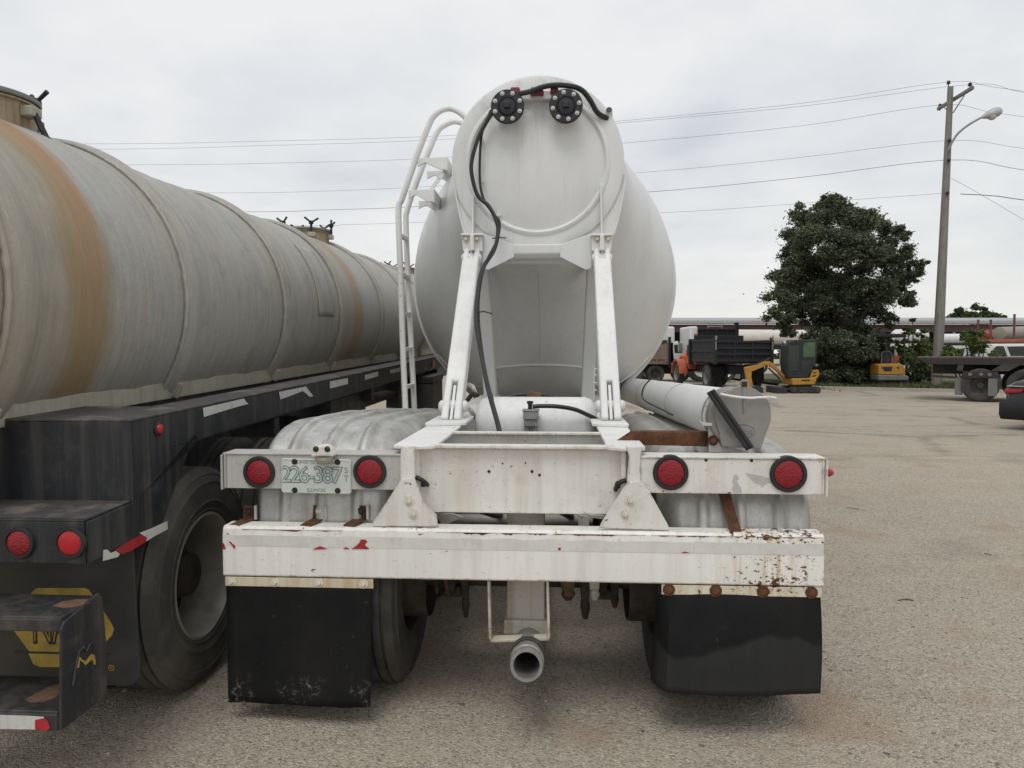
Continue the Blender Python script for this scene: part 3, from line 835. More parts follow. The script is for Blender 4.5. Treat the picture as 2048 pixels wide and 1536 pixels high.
# strut brackets
for side in (-1, 1):
    X = (lambda x: x) if side < 0 else (lambda x: 2148 - x)
    def poly(pts, ly): return [(al(X(x), y, ly).x, al(X(x), y, ly).z) for x, y in pts]
    g = G(); g.prism(poly([(923,472),(965,472),(965,502),(926,502)], LYH-.10), 'y', LYH-.10, LYH-.085)
    br = g.build('strut_bracket', MAT['white_clean'], ta, bevel=.003)
    q0 = al(X(922), 470, LYH-.115); q1 = al(X(966), 466, LYH-.115)
    g = G(); g.box(q0.x, q1.x, LYH-.125, LYH-.0, q0.z-.004, q0.z+.010); g.build('top_flange', MAT['white_clean'], br, bevel=.003)
    q0 = al(X(940), 470, LYH-.15); g = G(); g.box(q0.x-.0, q0.x+side*-.026, LYH-.16, LYH-.09, al(X(940),500,LYH-.15).z, q0.z); g.build('lug', MAT['white_clean'], br, bevel=.003)
    for x in (932, 954):
        p = al(X(x), 478, LYH-.101); bolt(br, (p.x, LYH-.1005, p.z), 'creambolt')
    g = G(); g.prism(poly([(965,466),(1027,489),(1028,514),(976,540),(965,536)], LYH-.06), 'y', LYH-.06, LYH-.048)
    g.build('wing_plate', MAT['tank'], br, bevel=.003)
    a = al(X(972), 502, LYH-.062); b = al(X(1020), 502, LYH-.062)
    # leg plate behind the strut
    g = G(); ly = 2.50
    g.prism(poly([(951,530),(974,530),(992,800),(968,800)] if side < 0 else [(951,530),(972,530),(984,800),(960,800)], ly), 'y', ly, ly + .02)
    P = poly([(974,530),(992,800)] if side < 0 else [(972,530),(984,800)], ly)
    g.beam((P[0][0], ly+.07, P[0][1]), (P[1][0], ly+.07, P[1][1]), .012, .13, (0,1,0))
    g.build('leg_plate', MAT['hopper'], ta, bevel=.003)
a = al(1024, 489, LYH-.04); b = al(1126, 516, LYH-.04)
g = G(); g.prism([(LYH-.05, a.z), (LYH+.10, a.z), (LYH+.10, b.z-.005), (LYH-.02, b.z), (LYH-.05, b.z+.03)], 'x', a.x - .02, b.x + .02)
g.build('cross_bar', MAT['tank'], ta, bevel=.008)
# pipe under the crossbar
g = G(); a = al(985, 521, LYH+.10); b = al(1170, 521, LYH+.10); g.tube([a, b], .028, 16); g.build('cross_pipe', MAT['tank'], ta, smooth=True)

g = G(); g.tube([(0, ly, shell_top(ly) - 2*shell_r(ly) - .002) for ly in [2.35 + .05*q for q in range(23)]], .005, 6); g.build('weld_seam', MAT['tank'], ta, smooth=True)
# hopper below the barrel
LYC = 4.70
HOP = [(1.90, 1.235, 1.46), (1.66, 1.150, 1.36), (1.43, 1.03, 1.31), (1.19, .815, 1.05), (.86, .46, .66), (.52, .15, .19), (.44, .13, .14)]
g = G(); rg = []
for z, rx, ry in HOP: rg.append([(rx*math.sin(2*PI*k/72), LYC + ry*math.cos(2*PI*k/72), z) for k in range(72)])
g.rings(rg)
g.build('hopper', MAT['hopper'], ta, smooth=True, ang=40)
def hop(z):
    for (za, xa, ya), (zb_, xb, yb) in zip(HOP[:-1], HOP[1:]):
        if zb_ <= z <= za:
            k = (za - z)/(za - zb_); return xa + (xb-xa)*k, ya + (yb-ya)*k
    return HOP[0][1:] if z > 1 else HOP[-1][1:]
def inside(p):
    r = shell_r(p[1]); return p[0]**2 + (p[2] - (shell_top(p[1]) - r))**2 < r*r
seam = []
for k in range(-34, 35):
    a = PI + k/34*1.5
    lo, hi = .88, 1.89
    for _ in range(40):
        z = (lo + hi)/2; rx, ry = hop(z)
        p = (rx*math.sin(a), LYC + ry*math.cos(a), z)
        if inside(p): hi = z
        else: lo = z
    seam.append(p)
g = G(); g.tube([Vector(p) + (Vector(p) - Vector((0, LYC, p[2]))).normalized()*.006 for p in seam], .011, 8)
g.build('weld_seam', MAT['tank'], ta, smooth=True)

# flanged vents
for (px, py, ph) in ((1015, 213, .39), (1132, 212, .18)):
    p = al(px, py, LYH - .14)
    g = G(); g.lathe([(.072, .16), (.072, .0), (.085, .0)], (p.x, LYH-.13, p.z-.006), (0,1,0), 32)
    fl = g.build('vent_pipe', MAT['tank'], ta, smooth=True)
    g = G(); g.lathe([(.108, .012), (.109, -.016), (.106, -.020), (.064, -.021), (.060, -.030), (.056, -.034), (.05, -.028), (.035, -.030), (0, -.030)], (p.x, LYH-.13, p.z), (0,1,0), 48)
    fg = g.build('flange', MAT['iron'], fl, smooth=True, ang=40)
    g = G(); g.box(p.x-.022, p.x+.018, LYH-.178, LYH-.15, p.z-.018, p.z+.022); g.build('square_plug', MAT['iron'], fl, bevel=.004)
    for k in range(8):
        a = ph + k*PI/4; bolt(fl, (p.x + .087*math.cos(a), LYH-.1505, p.z + .087*math.sin(a)), 'zinc').scale = (.62,.8,.62)
# bar, red glad-hand clips and hoses
a = al(985, 186, LYH-.05); b = al(1150, 196, LYH-.05)
g = G(); g.box(al(1000,190,LYH-.05).x, al(1150,190,LYH-.05).x, LYH-.06, LYH+.02, b.z-.006, a.z+.006); g.build('hose_bar', MAT['tank'], ta, bevel=.004)
for (x0, x1, y0, y1, rt) in ((1020, 1042, 176, 188, .2), (1060, 1088, 176, 189, 0), (1100, 1118, 174, 186, .1)):
    a = al(x0, y0, LYH-.09); b = al(x1, y1, LYH-.09)
    g = G(); g.prism([(a.x, b.z), (a.x+.006, a.z), (b.x-.012, a.z), (b.x, b.z+.01), (b.x-.005, b.z)], 'y', LYH-.11, LYH-.06)
    g.build('red_coupling', MAT['redclip'], ta, bevel=.006)
def hose(pts, r, name='hose', mat='hose', n=9):
    P = [al(x, y, ly) for x, y, ly in pts]
    g = G(); g.tube(smooth_path(P), r, n); return g.build(name, MAT[mat], ta, smooth=True)
hose([(1040,187,1.93),(1060,183,1.93),(1085,174,1.93),(1110,170,1.93),(1140,172,1.93),(1163,180,1.95),(1180,200,1.98),(1195,225,2.02),(1215,237,2.06)], .0175)
hose([(1038,189,1.92),(1000,205,1.95),(984,226,1.97),(960,268,1.97),(946,310,1.96),(943,345,1.95),(955,390,1.95),(977,412,1.94),(992,440,1.92),(996,465,1.90),(988,500,1.82),(964,540,1.70),(955,590,1.55),(952,640,1.42),(961,700,1.25),(977,780,1.0),(998,858,.80),(1001,900,.72)], .0135)
hose([(982,220,1.99),(965,262,1.99),(960,310,1.99),(960,365,1.99),(968,400,1.97),(985,426,1.94),(999,445,1.92),(994,480,1.86),(970,530,1.72),(958,590,1.58),(958,650,1.45),(970,740,1.15),(985,800,1.0)], .0085)
for x, y in ((963,281), (963,360), (998,428)):
    p = al(x, y, LYH-.03); g = G(); g.lathe([(.012,.03),(.012,0),(.017,0),(.017,-.01),(0,-.01)], p, (0,1,0), 8); g.build('hose_stud', MAT['tank'], ta)
for (x0, y0, x1, y1, ly) in ((985,477,1012,476,1.88), (952,625,985,628,1.5)):
    g = G(); g.tube([al(x0,y0,ly), al((x0+x1)/2,y0-2,ly-.02), al(x1,y1,ly-.03)], .004, 5); g.build('cable_tie', MAT['hose'], ta)
# pressure pipe stub at the right shoulder
g = G(); a = al(1219, 240, LYH+.1); b = al(1218, 220, LYH-.02); g.tube([a, b], .023, 14, False); so = g.build('pipe_stub', MAT['tank'], ta, smooth=True, thick=.004)
g = G(); g.tube([b + (b-a).normalized()*-.004, b + (b-a).normalized()*.004], .019, 14); g.build('stub_plug', MAT['iron'], so)
# sight strip by the right leg
P = [al(x, y, 2.3) for x, y in ((1189,735),(1188,760),(1188,795))]
g = G(); g.tube(P, .005, 6)
for y in (738, 750, 765, 780): a = al(1188, y, 2.3); b = al(1194, y, 2.3); g.tube([a, b], .004, 6)
g.build('sight_gauge', MAT['tank'], ta)

# ---- ladder on the left side
LX = -1.075
def lad(px, py, ly): return al(px, py, ly)
LN, LF = 2.78, 3.20
near = [(811,822),(806,700),(800,520),(797,420),(804,398),(822,345),(838,300),(858,250),(868,232),(884,220),(902,217),(920,225),(932,236),(940,248)]
far = [(829,822),(823,700),(816,560),(812,450),(815,418),(838,352),(862,292),(876,262),(890,250),(908,243),(924,246),(936,252)]
g = G(); g.tube(smooth_path([lad(x, y, LN) for x, y in near], 4), .0235, 12)
ldr = g.build('ladder', MAT['white_clean'], ta, smooth=True)
g = G(); g.tube(smooth_path([lad(x, y, LF) for x, y in far], 4), .0235, 12); g.build('rail', MAT['white_clean'], ldr, smooth=True)
for (yn, yf) in ((470,478), (548,556), (628,628), (700,697), (775,770)):
    def onp(pth, y):
        for (x0, y0), (x1, y1) in zip(pth[:-1], pth[1:]):
            if min(y0, y1) <= y <= max(y0, y1): return x0 + (x1-x0)*(y-y0)/(y1-y0)
    a = lad(onp(near, yn), yn, LN); b = lad(onp(far, yf), yf, LF)
    g = G(); g.beam(a, b, .030, .032); g.build('rung', MAT['white_clean'], ldr, bevel=.004)
# two box treads with side arms to the tank
MAT['tread'] = simple('black_grip_tread', (.05,.045,.04), .8, 0, .5, 40, .3)
for (nx, ny, ix) in ((838, 318, .215), (820, 382, .185)):
    a = lad(nx, ny, LN); za = a.z
    g = G(); g.box(a.x + ix - .010, a.x + ix + .006, LN - .012, LF + .012, za - .09, za + .014); g.box(a.x + ix - .09, a.x + ix - .0095, LN + .009, LF - .009, za - .004, za + .010)
    tr = g.build('tread', MAT['white_clean'], ldr, bevel=.003)
    for ly in (LN, LF):
        g = G(); g.prism([(a.x - .01, za - .06), (a.x - .01, za + .005), (a.x + ix - .0105, za + .012), (a.x + ix - .0105, za - .085), (a.x + ix - .05, za - .085), (a.x + .05, za - .03)], 'y', ly - .008, ly + .008)
        g.build('tread_arm', MAT['white_clean'], tr, bevel=.003)
    g = G(); g.box(a.x + ix - .085, a.x + ix - .016, LN + .03, LF - .03, za + .0102, za + .014); g.build('grip', MAT['tread'], tr)
    for q_ in range(3):
        g = G(); g.box(a.x + ix - .014, a.x + ix - .0105, LN + .04 + q_*.13, LN + .10 + q_*.13, za - .08, za - .01); g.build('grip_strip', MAT['tread'], tr)
for ly in (LN, LF):
    a = lad(842, 330, LN); b = lad(822, 395, LN)
    g = G(); g.beam((a.x + .17, ly + .017, a.z - .06), (b.x + .10, ly + .017, b.z - .01), .030, .010, (0,1,0)); g.build('tread_brace', MAT['white_clean'], ldr, bevel=.003)

# ---- light bars
def light_bar(side, name_mat):
    x0, x1 = ((al(446, 930, .045).x, al(803, 930, .045).x) if side < 0 else (al(1281, 930, .045).x, al(1652, 930, .045).x))
    zt_, zb_ = al(1047, 911, .045).z, al(1047, 983, .045).z
    g = G()
    g.box(x0, x1, .045, .052, zb_, zt_ - .0061)
    g.box(x0, x1, .040, .17, zt_ - .006, zt_ + .001)
    xe = x0 if side < 0 else x1
    g.box(xe - .004, xe + .004, .028, .165, zb_ - .004, zt_ - .0065)
    g.box(xe - side*.012 - .003, xe - side*.012 + .003, .034, .0449, zb_+.004, zt_-.004)
    return g.build('light_bar', MAT[name_mat], ta, bevel=.002), zt_, zb_
lbL, zlt, zlb = light_bar(-1, 'galv'); lbR, _, _ = light_bar(1, 'white')
for (x, y, r, b_) in ((519,944,33,lbL),(740,943,34,lbL),(1341,945,35,lbR),(1576,948,36,lbR)):
    p = al(x, y, .045); tail_lamp(b_, (p.x, .0445, p.z), r*3.09/F)
for x, y in ((1412, 920), (1503, 921)):
    p = al(x, y, .045); g = G(); g.box(p.x-.006, p.x+.006, .0442, .046, p.z-.006, p.z+.006); g.build('square_hole', MAT['darkbolt'], lbR)
for poly in ([(1467,985),(1464,978),(1468,970),(1464,965),(1468,950),(1474,948),(1478,958),(1474,962),(1478,970),(1482,975),(1484,985)],
             [(1490,945),(1503,948),(1520,951),(1540,957),(1548,966),(1535,967),(1528,971),(1524,975),(1522,970),(1510,966),(1500,957)]):
    pp = [al(x, y, .044) for x, y in poly]; g = G(); g.prism([(p.x, p.z) for p in pp], 'y', .0442, .046); g.build('bare_patch', MAT['galv'], lbR)
p = al(1653, 945, .1)
g = G(); g.lathe([(.018,0),(.018,.004),(.013,.018),(.005,.024),(0,.024)], (p.x+.004, .10, p.z), (1,0,0), 20); g.build('side_marker_lamp', MAT['lens_flat'], lbR, smooth=True)
# number plate
P = [al(x, y, .040) for x, y in ((560,919),(703,914),(705,986),(562,990))]
cxp = sum(p.x for p in P)/4; czp = sum(p.z for p in P)/4; pw, ph_ = .300, .148
def rrect(w, h, r, n=5):
    out = []
    for sx_, sz_, a0 in ((1,1,0),(-1,1,PI/2),(-1,-1,PI),(1,-1,1.5*PI)):
        for k in range(n): a = a0 + k/(n-1)*PI/2; out.append((sx_*(w/2-r) + r*math.cos(a), sz_*(h/2-r) + r*math.sin(a)))
    return out
g = G(); g.prism(rrect(pw, ph_, .012), 'y', 0, .0015)
np_ = g.build('number_plate', MAT['plate'], lbL); np_.location = (cxp, .0405, czp); np_.rotation_euler = (R(1.0), R(.6), 0)
g = G(); outer = rrect(pw-.002, ph_-.002, .011); inner = rrect(pw-.012, ph_-.012, .008); n = len(outer)
g.rings([[(x, -.0002, z) for x, z in outer], [(x*.99, -.0024, z*.985) for x, z in outer], [(x*1.005, -.0024, z*1.01) for x, z in inner], [(x, -.0002, z) for x, z in inner]])
g.build('embossed_rim', MAT['plate'], np_, smooth=True, ang=60)
letter('plate_number', '226-387', .098, MAT['teal'], np_, (-.020, -.0006, .002), extrude=.0005, offset=.0026, spacing=.80)
letter('plate_number_fill', '226-387', .098, MAT['plate_fill'], np_, (-.020, -.0013, .002), extrude=.0005, offset=-.0022, spacing=.80)
letter('plate_letter', 'S', .036, MAT['teal'], np_, (.128, -.0006, .026), extrude=.0004)
letter('plate_letter', 'T', .036, MAT['teal'], np_, (.128, -.0006, -.008), extrude=.0004)
letter('plate_slogan', 'LAND OF LINCOLN', .0185, MAT['teal'], np_, (.0, -.0006, .058), extrude=.0004)
letter('plate_state', 'ILLINOIS', .021, MAT['teal'], np_, (.0, -.0006, -.060), extrude=.0004)
for x, z in ((-.092,.060),(.092,.062),(-.092,-.062),(.092,-.060)): bolt(np_, (x, -.0008, z), 'darkbolt', False)
# plate lamp
p = al(650, 903, .03)
g = G(); g.prism([(p.x-.052, p.z-.020), (p.x-.030, p.z+.014), (p.x-.016, p.z+.030), (p.x+.020, p.z+.030), (p.x+.036, p.z+.012), (p.x+.050, p.z-.016)], 'y', -.015, .06)
pl_ = g.build('plate_lamp', MAT['white'], lbL, bevel=.010, seg=3)
g = G(); g.lathe([(.038,-.002),(.036,-.014),(.028,-.026),(.015,-.034),(0,-.036)], (p.x, .01, p.z-.016), (0,0,1), 20)
MAT['lampglass'] = simple('ribbed_lamp_cover', (.42,.42,.34), .35, 0, .2, 60)
g.build('ribbed_cover', MAT['lampglass'], pl_, smooth=True)
for s_ in (-1, 1): bolt(pl_, (p.x + s_*.024, -.0148, p.z+.016), 'darkbolt', False)
g = G(); g.box(p.x-.022, p.x+.026, .061, .068, p.z+.02, p.z+.044); g.build('back_tab', MAT['galv'], pl_)

# ---- fenders
def fender(side):
    xo = -1.17 if side < 0 else 1.20
    xi = -.545 if side < 0 else .575
    prof = [(.115, .82), (.122, .93), (.15, 1.03), (.21, 1.12), (.31, 1.19), (.45, 1.228), (.62, 1.238), (1.1, 1.225), (1.8, 1.185), (2.5, 1.13), (2.85, 1.09), (3.05, 1.0)]
    if side > 0: prof = [(.115, .82), (.13, .90), (.17, .98), (.26, 1.06), (.40, 1.12), (.60, 1.148), (1.1, 1.15), (1.8, 1.14), (2.5, 1.115), (2.85, 1.08), (3.05, 1.0)]
    P = smooth_path([(0, y, z) for y, z in prof], 5); n = len(P) - 1
    def fn(u, v):
        i = min(int(round(u * n)), n); p = P[i]
        a = P[max(i-1, 0)]; b = P[min(i+1, n)]; t = (b - a).normalized(); nrm = Vector((0, -t.z, t.y))
        x = xo + (xi - xo) * v; h = 0
        for c in (.22, .47, .72):
            d = abs(v - c); h += .020 * max(0, 1 - (d/.040)**2)**.7 if d < .040 else 0
        rd = 0
        if v > .84: k = (v - .84)/.16; rd = -.11*k*k
        if v < .05: k = (.05 - v)/.05; rd = -.03*k*k
        h += .006 * mnoise.noise((x*4, p.y*3 + side*7, 1.3)) + .0025 * mnoise.noise((x*13, p.y*11, 4.2))
        return (x, p.y + nrm.y*(h + rd), p.z + nrm.z*(h + rd))
    g = G(); g.grid(fn, n, 70)
    o = g.build('fender', MAT['alloy'], ta, smooth=True, ang=60, thick=.003)
    return o
fdL = fender(-1); fdR = fender(1)
for (fo, pts) in ((fdL, ((650,836),(752,834),(815,834))), (fdR, ((1300,828),(1365,832)))):
    for x, y in pts:
        p = A.at(x, y, 'z', 1.20 if fo is fdL else 1.155); o = bolt(fo, (p.x, p.y, p.z), 'darkbolt', False); o.rotation_euler = (-PI/2, 0, 0)
# rusty clips holding the left fender to the bumper
for x in (493, 633, 717):
    a = al(x, 1030, .10); x0 = a.x
    z0 = al(x, 1052, .03).z
    g = G(); g.beam((x0-.02, .02, z0 + .003), (x0 + .005, .115, z0 + .012), .055, .006)
    g.beam((x0 + .006, .112, z0+.008), (x0 + .012, .108, z0 + .070), .055, .006, (0,1,0))
    c = g.build('fender_clip', MAT['rust'], ta, bevel=.002)
    bolt(c, (x0 + .012, .104, z0 + .048), 'zinc' if x == 633 else 'darkbolt', False).scale = (1.4,1.4,1.4)
    g = G(); g.box(x0+.034, x0+.044, .100, .112, z0+.012, z0+.072); g.build('bright_edge', MAT['zinc'], c)
# rusty strap on the right fender
P = [al(1448, 985, .115), al(1455, 1010, .10), al(1466, 1045, .07), al(1472, 1064, .03)]
g = G()
for a, b in zip(P[:-1], P[1:]): g.beam(a, b, .046, .006, (0,1,0))
g.build('rusty_strap', MAT['rust'], ta, bevel=.001)
# rusty angle iron across the right rail
a0 = al(1222, 882, .30); a1 = al(1417, 890, .30)
g = G(); g.prism([(a0.x, al(1222,888,.30).z), (al(1262,862,.30).x, al(1262,862,.30).z), (a1.x, al(1417,866,.30).z), (a1.x, al(1417,893,.30).z)], 'y', .295, .305)
g.box(al(1262,862,.30).x, a1.x, .306, .36, al(1262,863,.30).z-.008, al(1262,863,.30).z)
g.build('rusty_angle_iron', MAT['rust'], ta, bevel=.002)

# ---- mud flaps
for side in (-1, 1):
    if side < 0: sx0, sx1, sy0, sy1 = 451, 747, 1160, 1178
    else: sx0, sx1, sy0, sy1 = 1323, 1643, 1174, 1195
    x0, x1 = al(sx0, sy0, .01).x, al(sx1, sy0, .01).x
    zz1 = zb - .004; zz0 = zz1 - .040
    g = G(); g.box(x0, x1, .004, .010, zz0, zz1)
    stp = g.build('flap_strip', MAT['strip_l'] if side < 0 else MAT['strip_r'], ta, bevel=.002)
    for k in range(4):
        xx = x0 + (x1-x0)*(.045, .34, .635, .935)[k]
        bolt(stp, (xx, .0036, (zz0+zz1)/2), 'creambolt' if side < 0 else 'rust').scale = (.85,.7,.85) if side < 0 else (1.1,.6,1.1)
    if side < 0:
        xa, xb = al(456, 1300, .015).x, al(746, 1300, .015).x; zlo = al(600, 1409, .015).z
        def fn(u, v):
            x = xa + (xb - xa)*v + (-.004 if v < .5 else -.012)*u; z = zz0 + .02 + (zlo - zz0 - .02)*u
            return (x, .016 + .010*u*math.sin(v*5+1) - .0*u, z + .004*mnoise.noise((v*9, 1, 1))*u)
        g = G(); g.grid(fn, 14, 20)
        g.build('mud_flap', MAT['flap'], ta, smooth=True, thick=.008)
    else:
        xa, xb = al(1320, 1300, .0).x, al(1640, 1300, .0).x; zlo = al(1480, 1389, -.02).z
        def fn(u, v):
            x = xa + (xb - xa)*v - .018*u*(1-v)*(1-v) + .010*math.sin(u*2.4)*v
            z = zz0 + .02 + (zlo - zz0 - .02)*u
            belly = -.05*math.sin(min(1, u*1.15)*PI*.62)*math.exp(-((v-.40)/.42)**2)
            curl = .10*max(0, (.055 - v)/.055)**1.2*min(1, u*2)
            return (x, .016 + belly + curl + .02*u*max(0, v-.7), z)
        g = G(); g.grid(fn, 16, 30)
        g.build('mud_flap', MAT['flap_r'], ta, smooth=True, thick=.008)

# ---- wheels and axles (dual tyres, two axles)
AX1, AX2 = .56, 1.83
for ay in (AX1, AX2):
    for side in (-1, 1):
        for xx in (1.055, .705):
            wheel(ta, (side*xx + .015, ay, TR - .006), flip=(side > 0) != (xx < .9))
    g = G(); g.tube([(-.9, ay, .50), (.9, ay, .50)], .062, 18); axo = g.build('axle', MAT['dirtycasting'], ta, smooth=True)
    for side in (-1, 1):
        g = G(); g.lathe([(.205,0),(.21,.02),(.21,.18),(.12,.20)], (side*.47, ay, .50), (side,0,0), 30); g.build('brake_drum', MAT['dirtycasting'], axo, smooth=True)
        g = G(); g.lathe([(0,-.07),(.06,-.068),(.078,-.05),(.078,.06),(.07,.075),(0,.085)], (side*.30, ay-.20, .62), (0,1,0), 20); g.build('brake_chamber', MAT['dirtycasting'], axo, smooth=True)
        g = G(); g.beam((side*.36, ay-.10, .44), (side*.36, ay+.10, .66), .10, .03, (1,0,0)); g.box(side*.36-.04, side*.36+.04, ay-.07, ay+.07, .40, .45); g.build('spring_clamp', MAT['dirtycasting'], axo, bevel=.006)
for cy_ in (.95, 1.45, 2.3, 2.9):  # beams added to block light and deepen the shadow under the trailer
    g = G(); g.box(-.55, .55, cy_, cy_+.07, zr-.40, zr-.28); g.build('added_shade_crossmember', MAT['dirtycasting'], ta, bevel=.004)
for sx_ in (-.2, .16):  # hoses added as clutter to darken the ground below
    P = [(sx_, .3, .86), (sx_+.05, .8, .74), (sx_-.04, 1.3, .82), (sx_+.02, 2.1, .7), (sx_, 3.0, .85)]
    g = G(); g.tube(smooth_path(P), .016, 7); g.build('added_shade_hose', MAT['hose'], ta, smooth=True)
# leaf springs and hanging slack hardware between the wheels
for side in (-1, 1):
    g = G()
    for k in range(5): g.box(side*.42-.04, side*.42+.04, .10 + k*.06, 2.3 - k*.06, .60 + k*.013, .611 + k*.013)
    g.build('leaf_spring', MAT['dirtycasting'], ta)
for (x, y0, y1, w, m_) in ((1169,1165,1238,14,'dirtycasting'),(1228,1172,1215,12,'dirtycasting'),(1272,1172,1222,10,'dirtycasting'),(1135,1172,1200,20,'brass'),
                            (930,1165,1235,11,'dirtycasting'),(845,1165,1205,12,'dirtycasting'),(872,1162,1188,9,'dirtycasting'),(895,1165,1195,10,'brass'),(1188,1168,1200,16,'white')):
    ly = .50; a = al(x, y0-12, ly); b = al(x+2, y1, ly); w_ = w*3.5/F
    g = G(); g.beam(a, a.lerp(b, .5), w_*1.5, .04, (0,1,0), w_*1.2); g.tube([a.lerp(b,.45), a.lerp(b,.7), b], [w_*.55, w_*.75, w_*.38], 8)
    g.build('brake_slack_arm', MAT[m_], ta, bevel=.003)
# tubes and plates seen between crossmember and bumper
g = G(); g.tube([al(900,1038,.75), al(1185,1038,.75)], .028, 14); g.build('cross_tube', MAT['galv'], ta, smooth=True)
for (pts, ly) in (([(868,1028),(905,1028),(925,1035),(885,1052)], .3), ([(1157,1030),(1178,1034),(1178,1054),(1157,1054)], .3), ([(1176,1030),(1215,1032),(1215,1040),(1180,1035)], .3)):
    P = [al(x, y, ly) for x, y in pts]; g = G(); g.prism([(p.x, p.z) for p in P], 'y', ly, ly+.02); g.build('gusset', MAT['white'], ta)

for sx_ in (-.45, .45):
    g = G(); g.box(sx_-.06, sx_+.06, 7.6, 7.74, .30, zr-.30); g.box(sx_-.045, sx_+.045, 7.62, 7.72, .05, .30); g.box(sx_-.14, sx_+.14, 7.55, 7.79, .0, .05); g.build('landing_leg', MAT['white'], ta, bevel=.006)
# ---- discharge pipe
xa, xb = al(1014, 1200, .20).x, al(1089, 1200, .20).x
g = G(); g.box(xa, xb, .20, .32, al(1050,1243,.20).z, al(1050,1020,.20).z); g.build('pipe_hanger_post', MAT['grime_white'], ta, bevel=.006)
a = al(1008, 1238, .19); b = al(1096, 1268, .19)
g = G(); g.box(a.x, b.x, .175, .34, b.z, a.z); g.build('clamp_block', MAT['grime_white'], ta, bevel=.006)
P = [al(x, y, .06) for x, y in ((978,1160),(981,1278),(1098,1274),(1095,1160))]
g = G()
for a, b in zip(P[:-1], P[1:]): g.beam(a, b, .011, .052, (0,1,0)) if abs(a.x-b.x) > .1 else g.beam(a, b, .011, .040, (0,1,0))
g.build('pipe_guard', MAT['guard'], ta, bevel=.002)
e0 = al(1053, 1331, -.16); e1 = al(1058, 1283, .17)
d = (e1 - e0); ex = e1 + d*2.2
g = G(); g.lathe([(.0515,0),(.064,0),(.066,.006),(.066,.018),(.063,.022),(.063,.045),(.068,.05),(.068,.085),(.063,.09),(.060,.12),(.060,4.2)], e0, d, 36)  # long forward run added to block light under the trailer
g.lathe([(.0515,0),(.0515,.6),(0,.6)], e0, d, 36)
MAT['pipe'] = simple('dull_grey_pipe', (.27,.265,.25), .5, .35, .25, 30, .08)
g.build('discharge_pipe', MAT['pipe'], ta, smooth=True)
g = G(); g.lathe([(.064,0),(.070,.005),(.070,.03),(.064,.035)], e0 + d.normalized()*.13, d, 30); g.build('pipe_clamp', MAT['dirtycasting'], ta, smooth=True)

# ---- hose carrier tube on the right
c0 = al(1474, 833, .27); c1 = al(1244, 776, 5.1)
dt = (c1 - c0).normalized(); TRD = .118
g = G(); g.lathe([(TRD, .10), (TRD, (c1-c0).length)], c0, dt, 48)
g.lathe([(TRD-.006, .10), (TRD-.006, (c1-c0).length), (0, (c1-c0).length)], c0, dt, 48)
hc = g.build('hose_carrier_tube', MAT['tank'], ta, smooth=True)
g = G(); g.lathe([(.05, -.022), (TRD+.004, -.022), (TRD+.010, -.016), (TRD+.010, .125), (TRD+.002, .13)], c0, dt, 48); g.build('end_collar', MAT['cap'], hc, smooth=True)
for t in (1.2, 2.6):
    g = G(); g.lathe([(TRD+.001,0),(TRD+.004,.003),(TRD+.004,.02),(TRD+.001,.023)], c0 + dt*t, dt, 40); g.build('tube_band', MAT['galv'], hc, smooth=True)
def pol(pts, ly): return [(al(x, y, ly).x, al(x, y, ly).z) for x, y in pts]
g = G(); g.prism(pol([(1440,800),(1452,785),(1468,775),(1480,771),(1481,762),(1485,759),(1492,759),(1497,763),(1497,772),(1511,779),(1524,788),(1534,799),(1540,813),(1541,828),(1541,842),(1536,855),(1521,897),(1444,893),(1441,885),(1437,862),(1430,840),(1430,820)], .24), 'y', .232, .246)
cap = g.build('end_cap', MAT['cap'], hc, bevel=.003)
p = al(1489, 768, .23); g = G(); g.box(p.x-.012, p.x+.011, .2295, .233, p.z-.012, p.z+.010); g.build('latch_slot', MAT['darkbolt'], cap)
P = pol([(1488,775),(1489,795),(1489,815),(1488,828)], .225); g = G(); g.tube([(x, .229, z) for x, z in P], [.008,.008,.006,.002], 8); g.build('pressed_rib', MAT['cap'], cap, smooth=True)
P = [al(x, y, .215) for x, y in ((1441,788),(1455,791),(1475,794),(1500,796),(1520,795),(1545,795),(1552,797))]; g = G(); g.tube(smooth_path(P), .0055, 8); g.build('retaining_wire', MAT['white_clean'], cap, smooth=True)
P = pol([(1532,799),(1552,796),(1552,801),(1542,808),(1538,806)], .25); g = G(); g.prism(P, 'y', .246, .28); g.build('hinge_lug', MAT['galv'], cap)
# pressed oval emblem
p = al(1482, 861, .23)
g = G(); n = 40; pr = []
rg = []
for k in range(n):
    a = 2*PI*k/n; rg.append([(p.x + (.062+dr)*math.cos(a), .2318 - dy, p.z + (.030+dr)*math.sin(a)) for dr, dy in ((-.005,0),(-.0035,.003),(.0,.003),(.0015,0))])
g.rings([[rg[k][j] for k in range(n)] for j in range(4)])
em = g.build('oval_emblem', MAT['cap'], cap, smooth=True)
letter('emblem_lettering', 'Salco', .044, MAT['cap'], em, (p.x, .2315, p.z-.002), extrude=.0022, shear=.35)
# rubber strap over the cap
a = al(1421, 782, .20); b = al(1460, 839, .19); c = al(1500, 897, .20)
g = G()
for o_ in (-.008, .008):
    g.tube(smooth_path([a + Vector((o_,0,o_*.5)), b + Vector((o_,0,o_*.5)), c + Vector((o_,0,o_*.5))], 5), .0105, 8)
g.build('rubber_strap', MAT['hose'], hc, smooth=True)
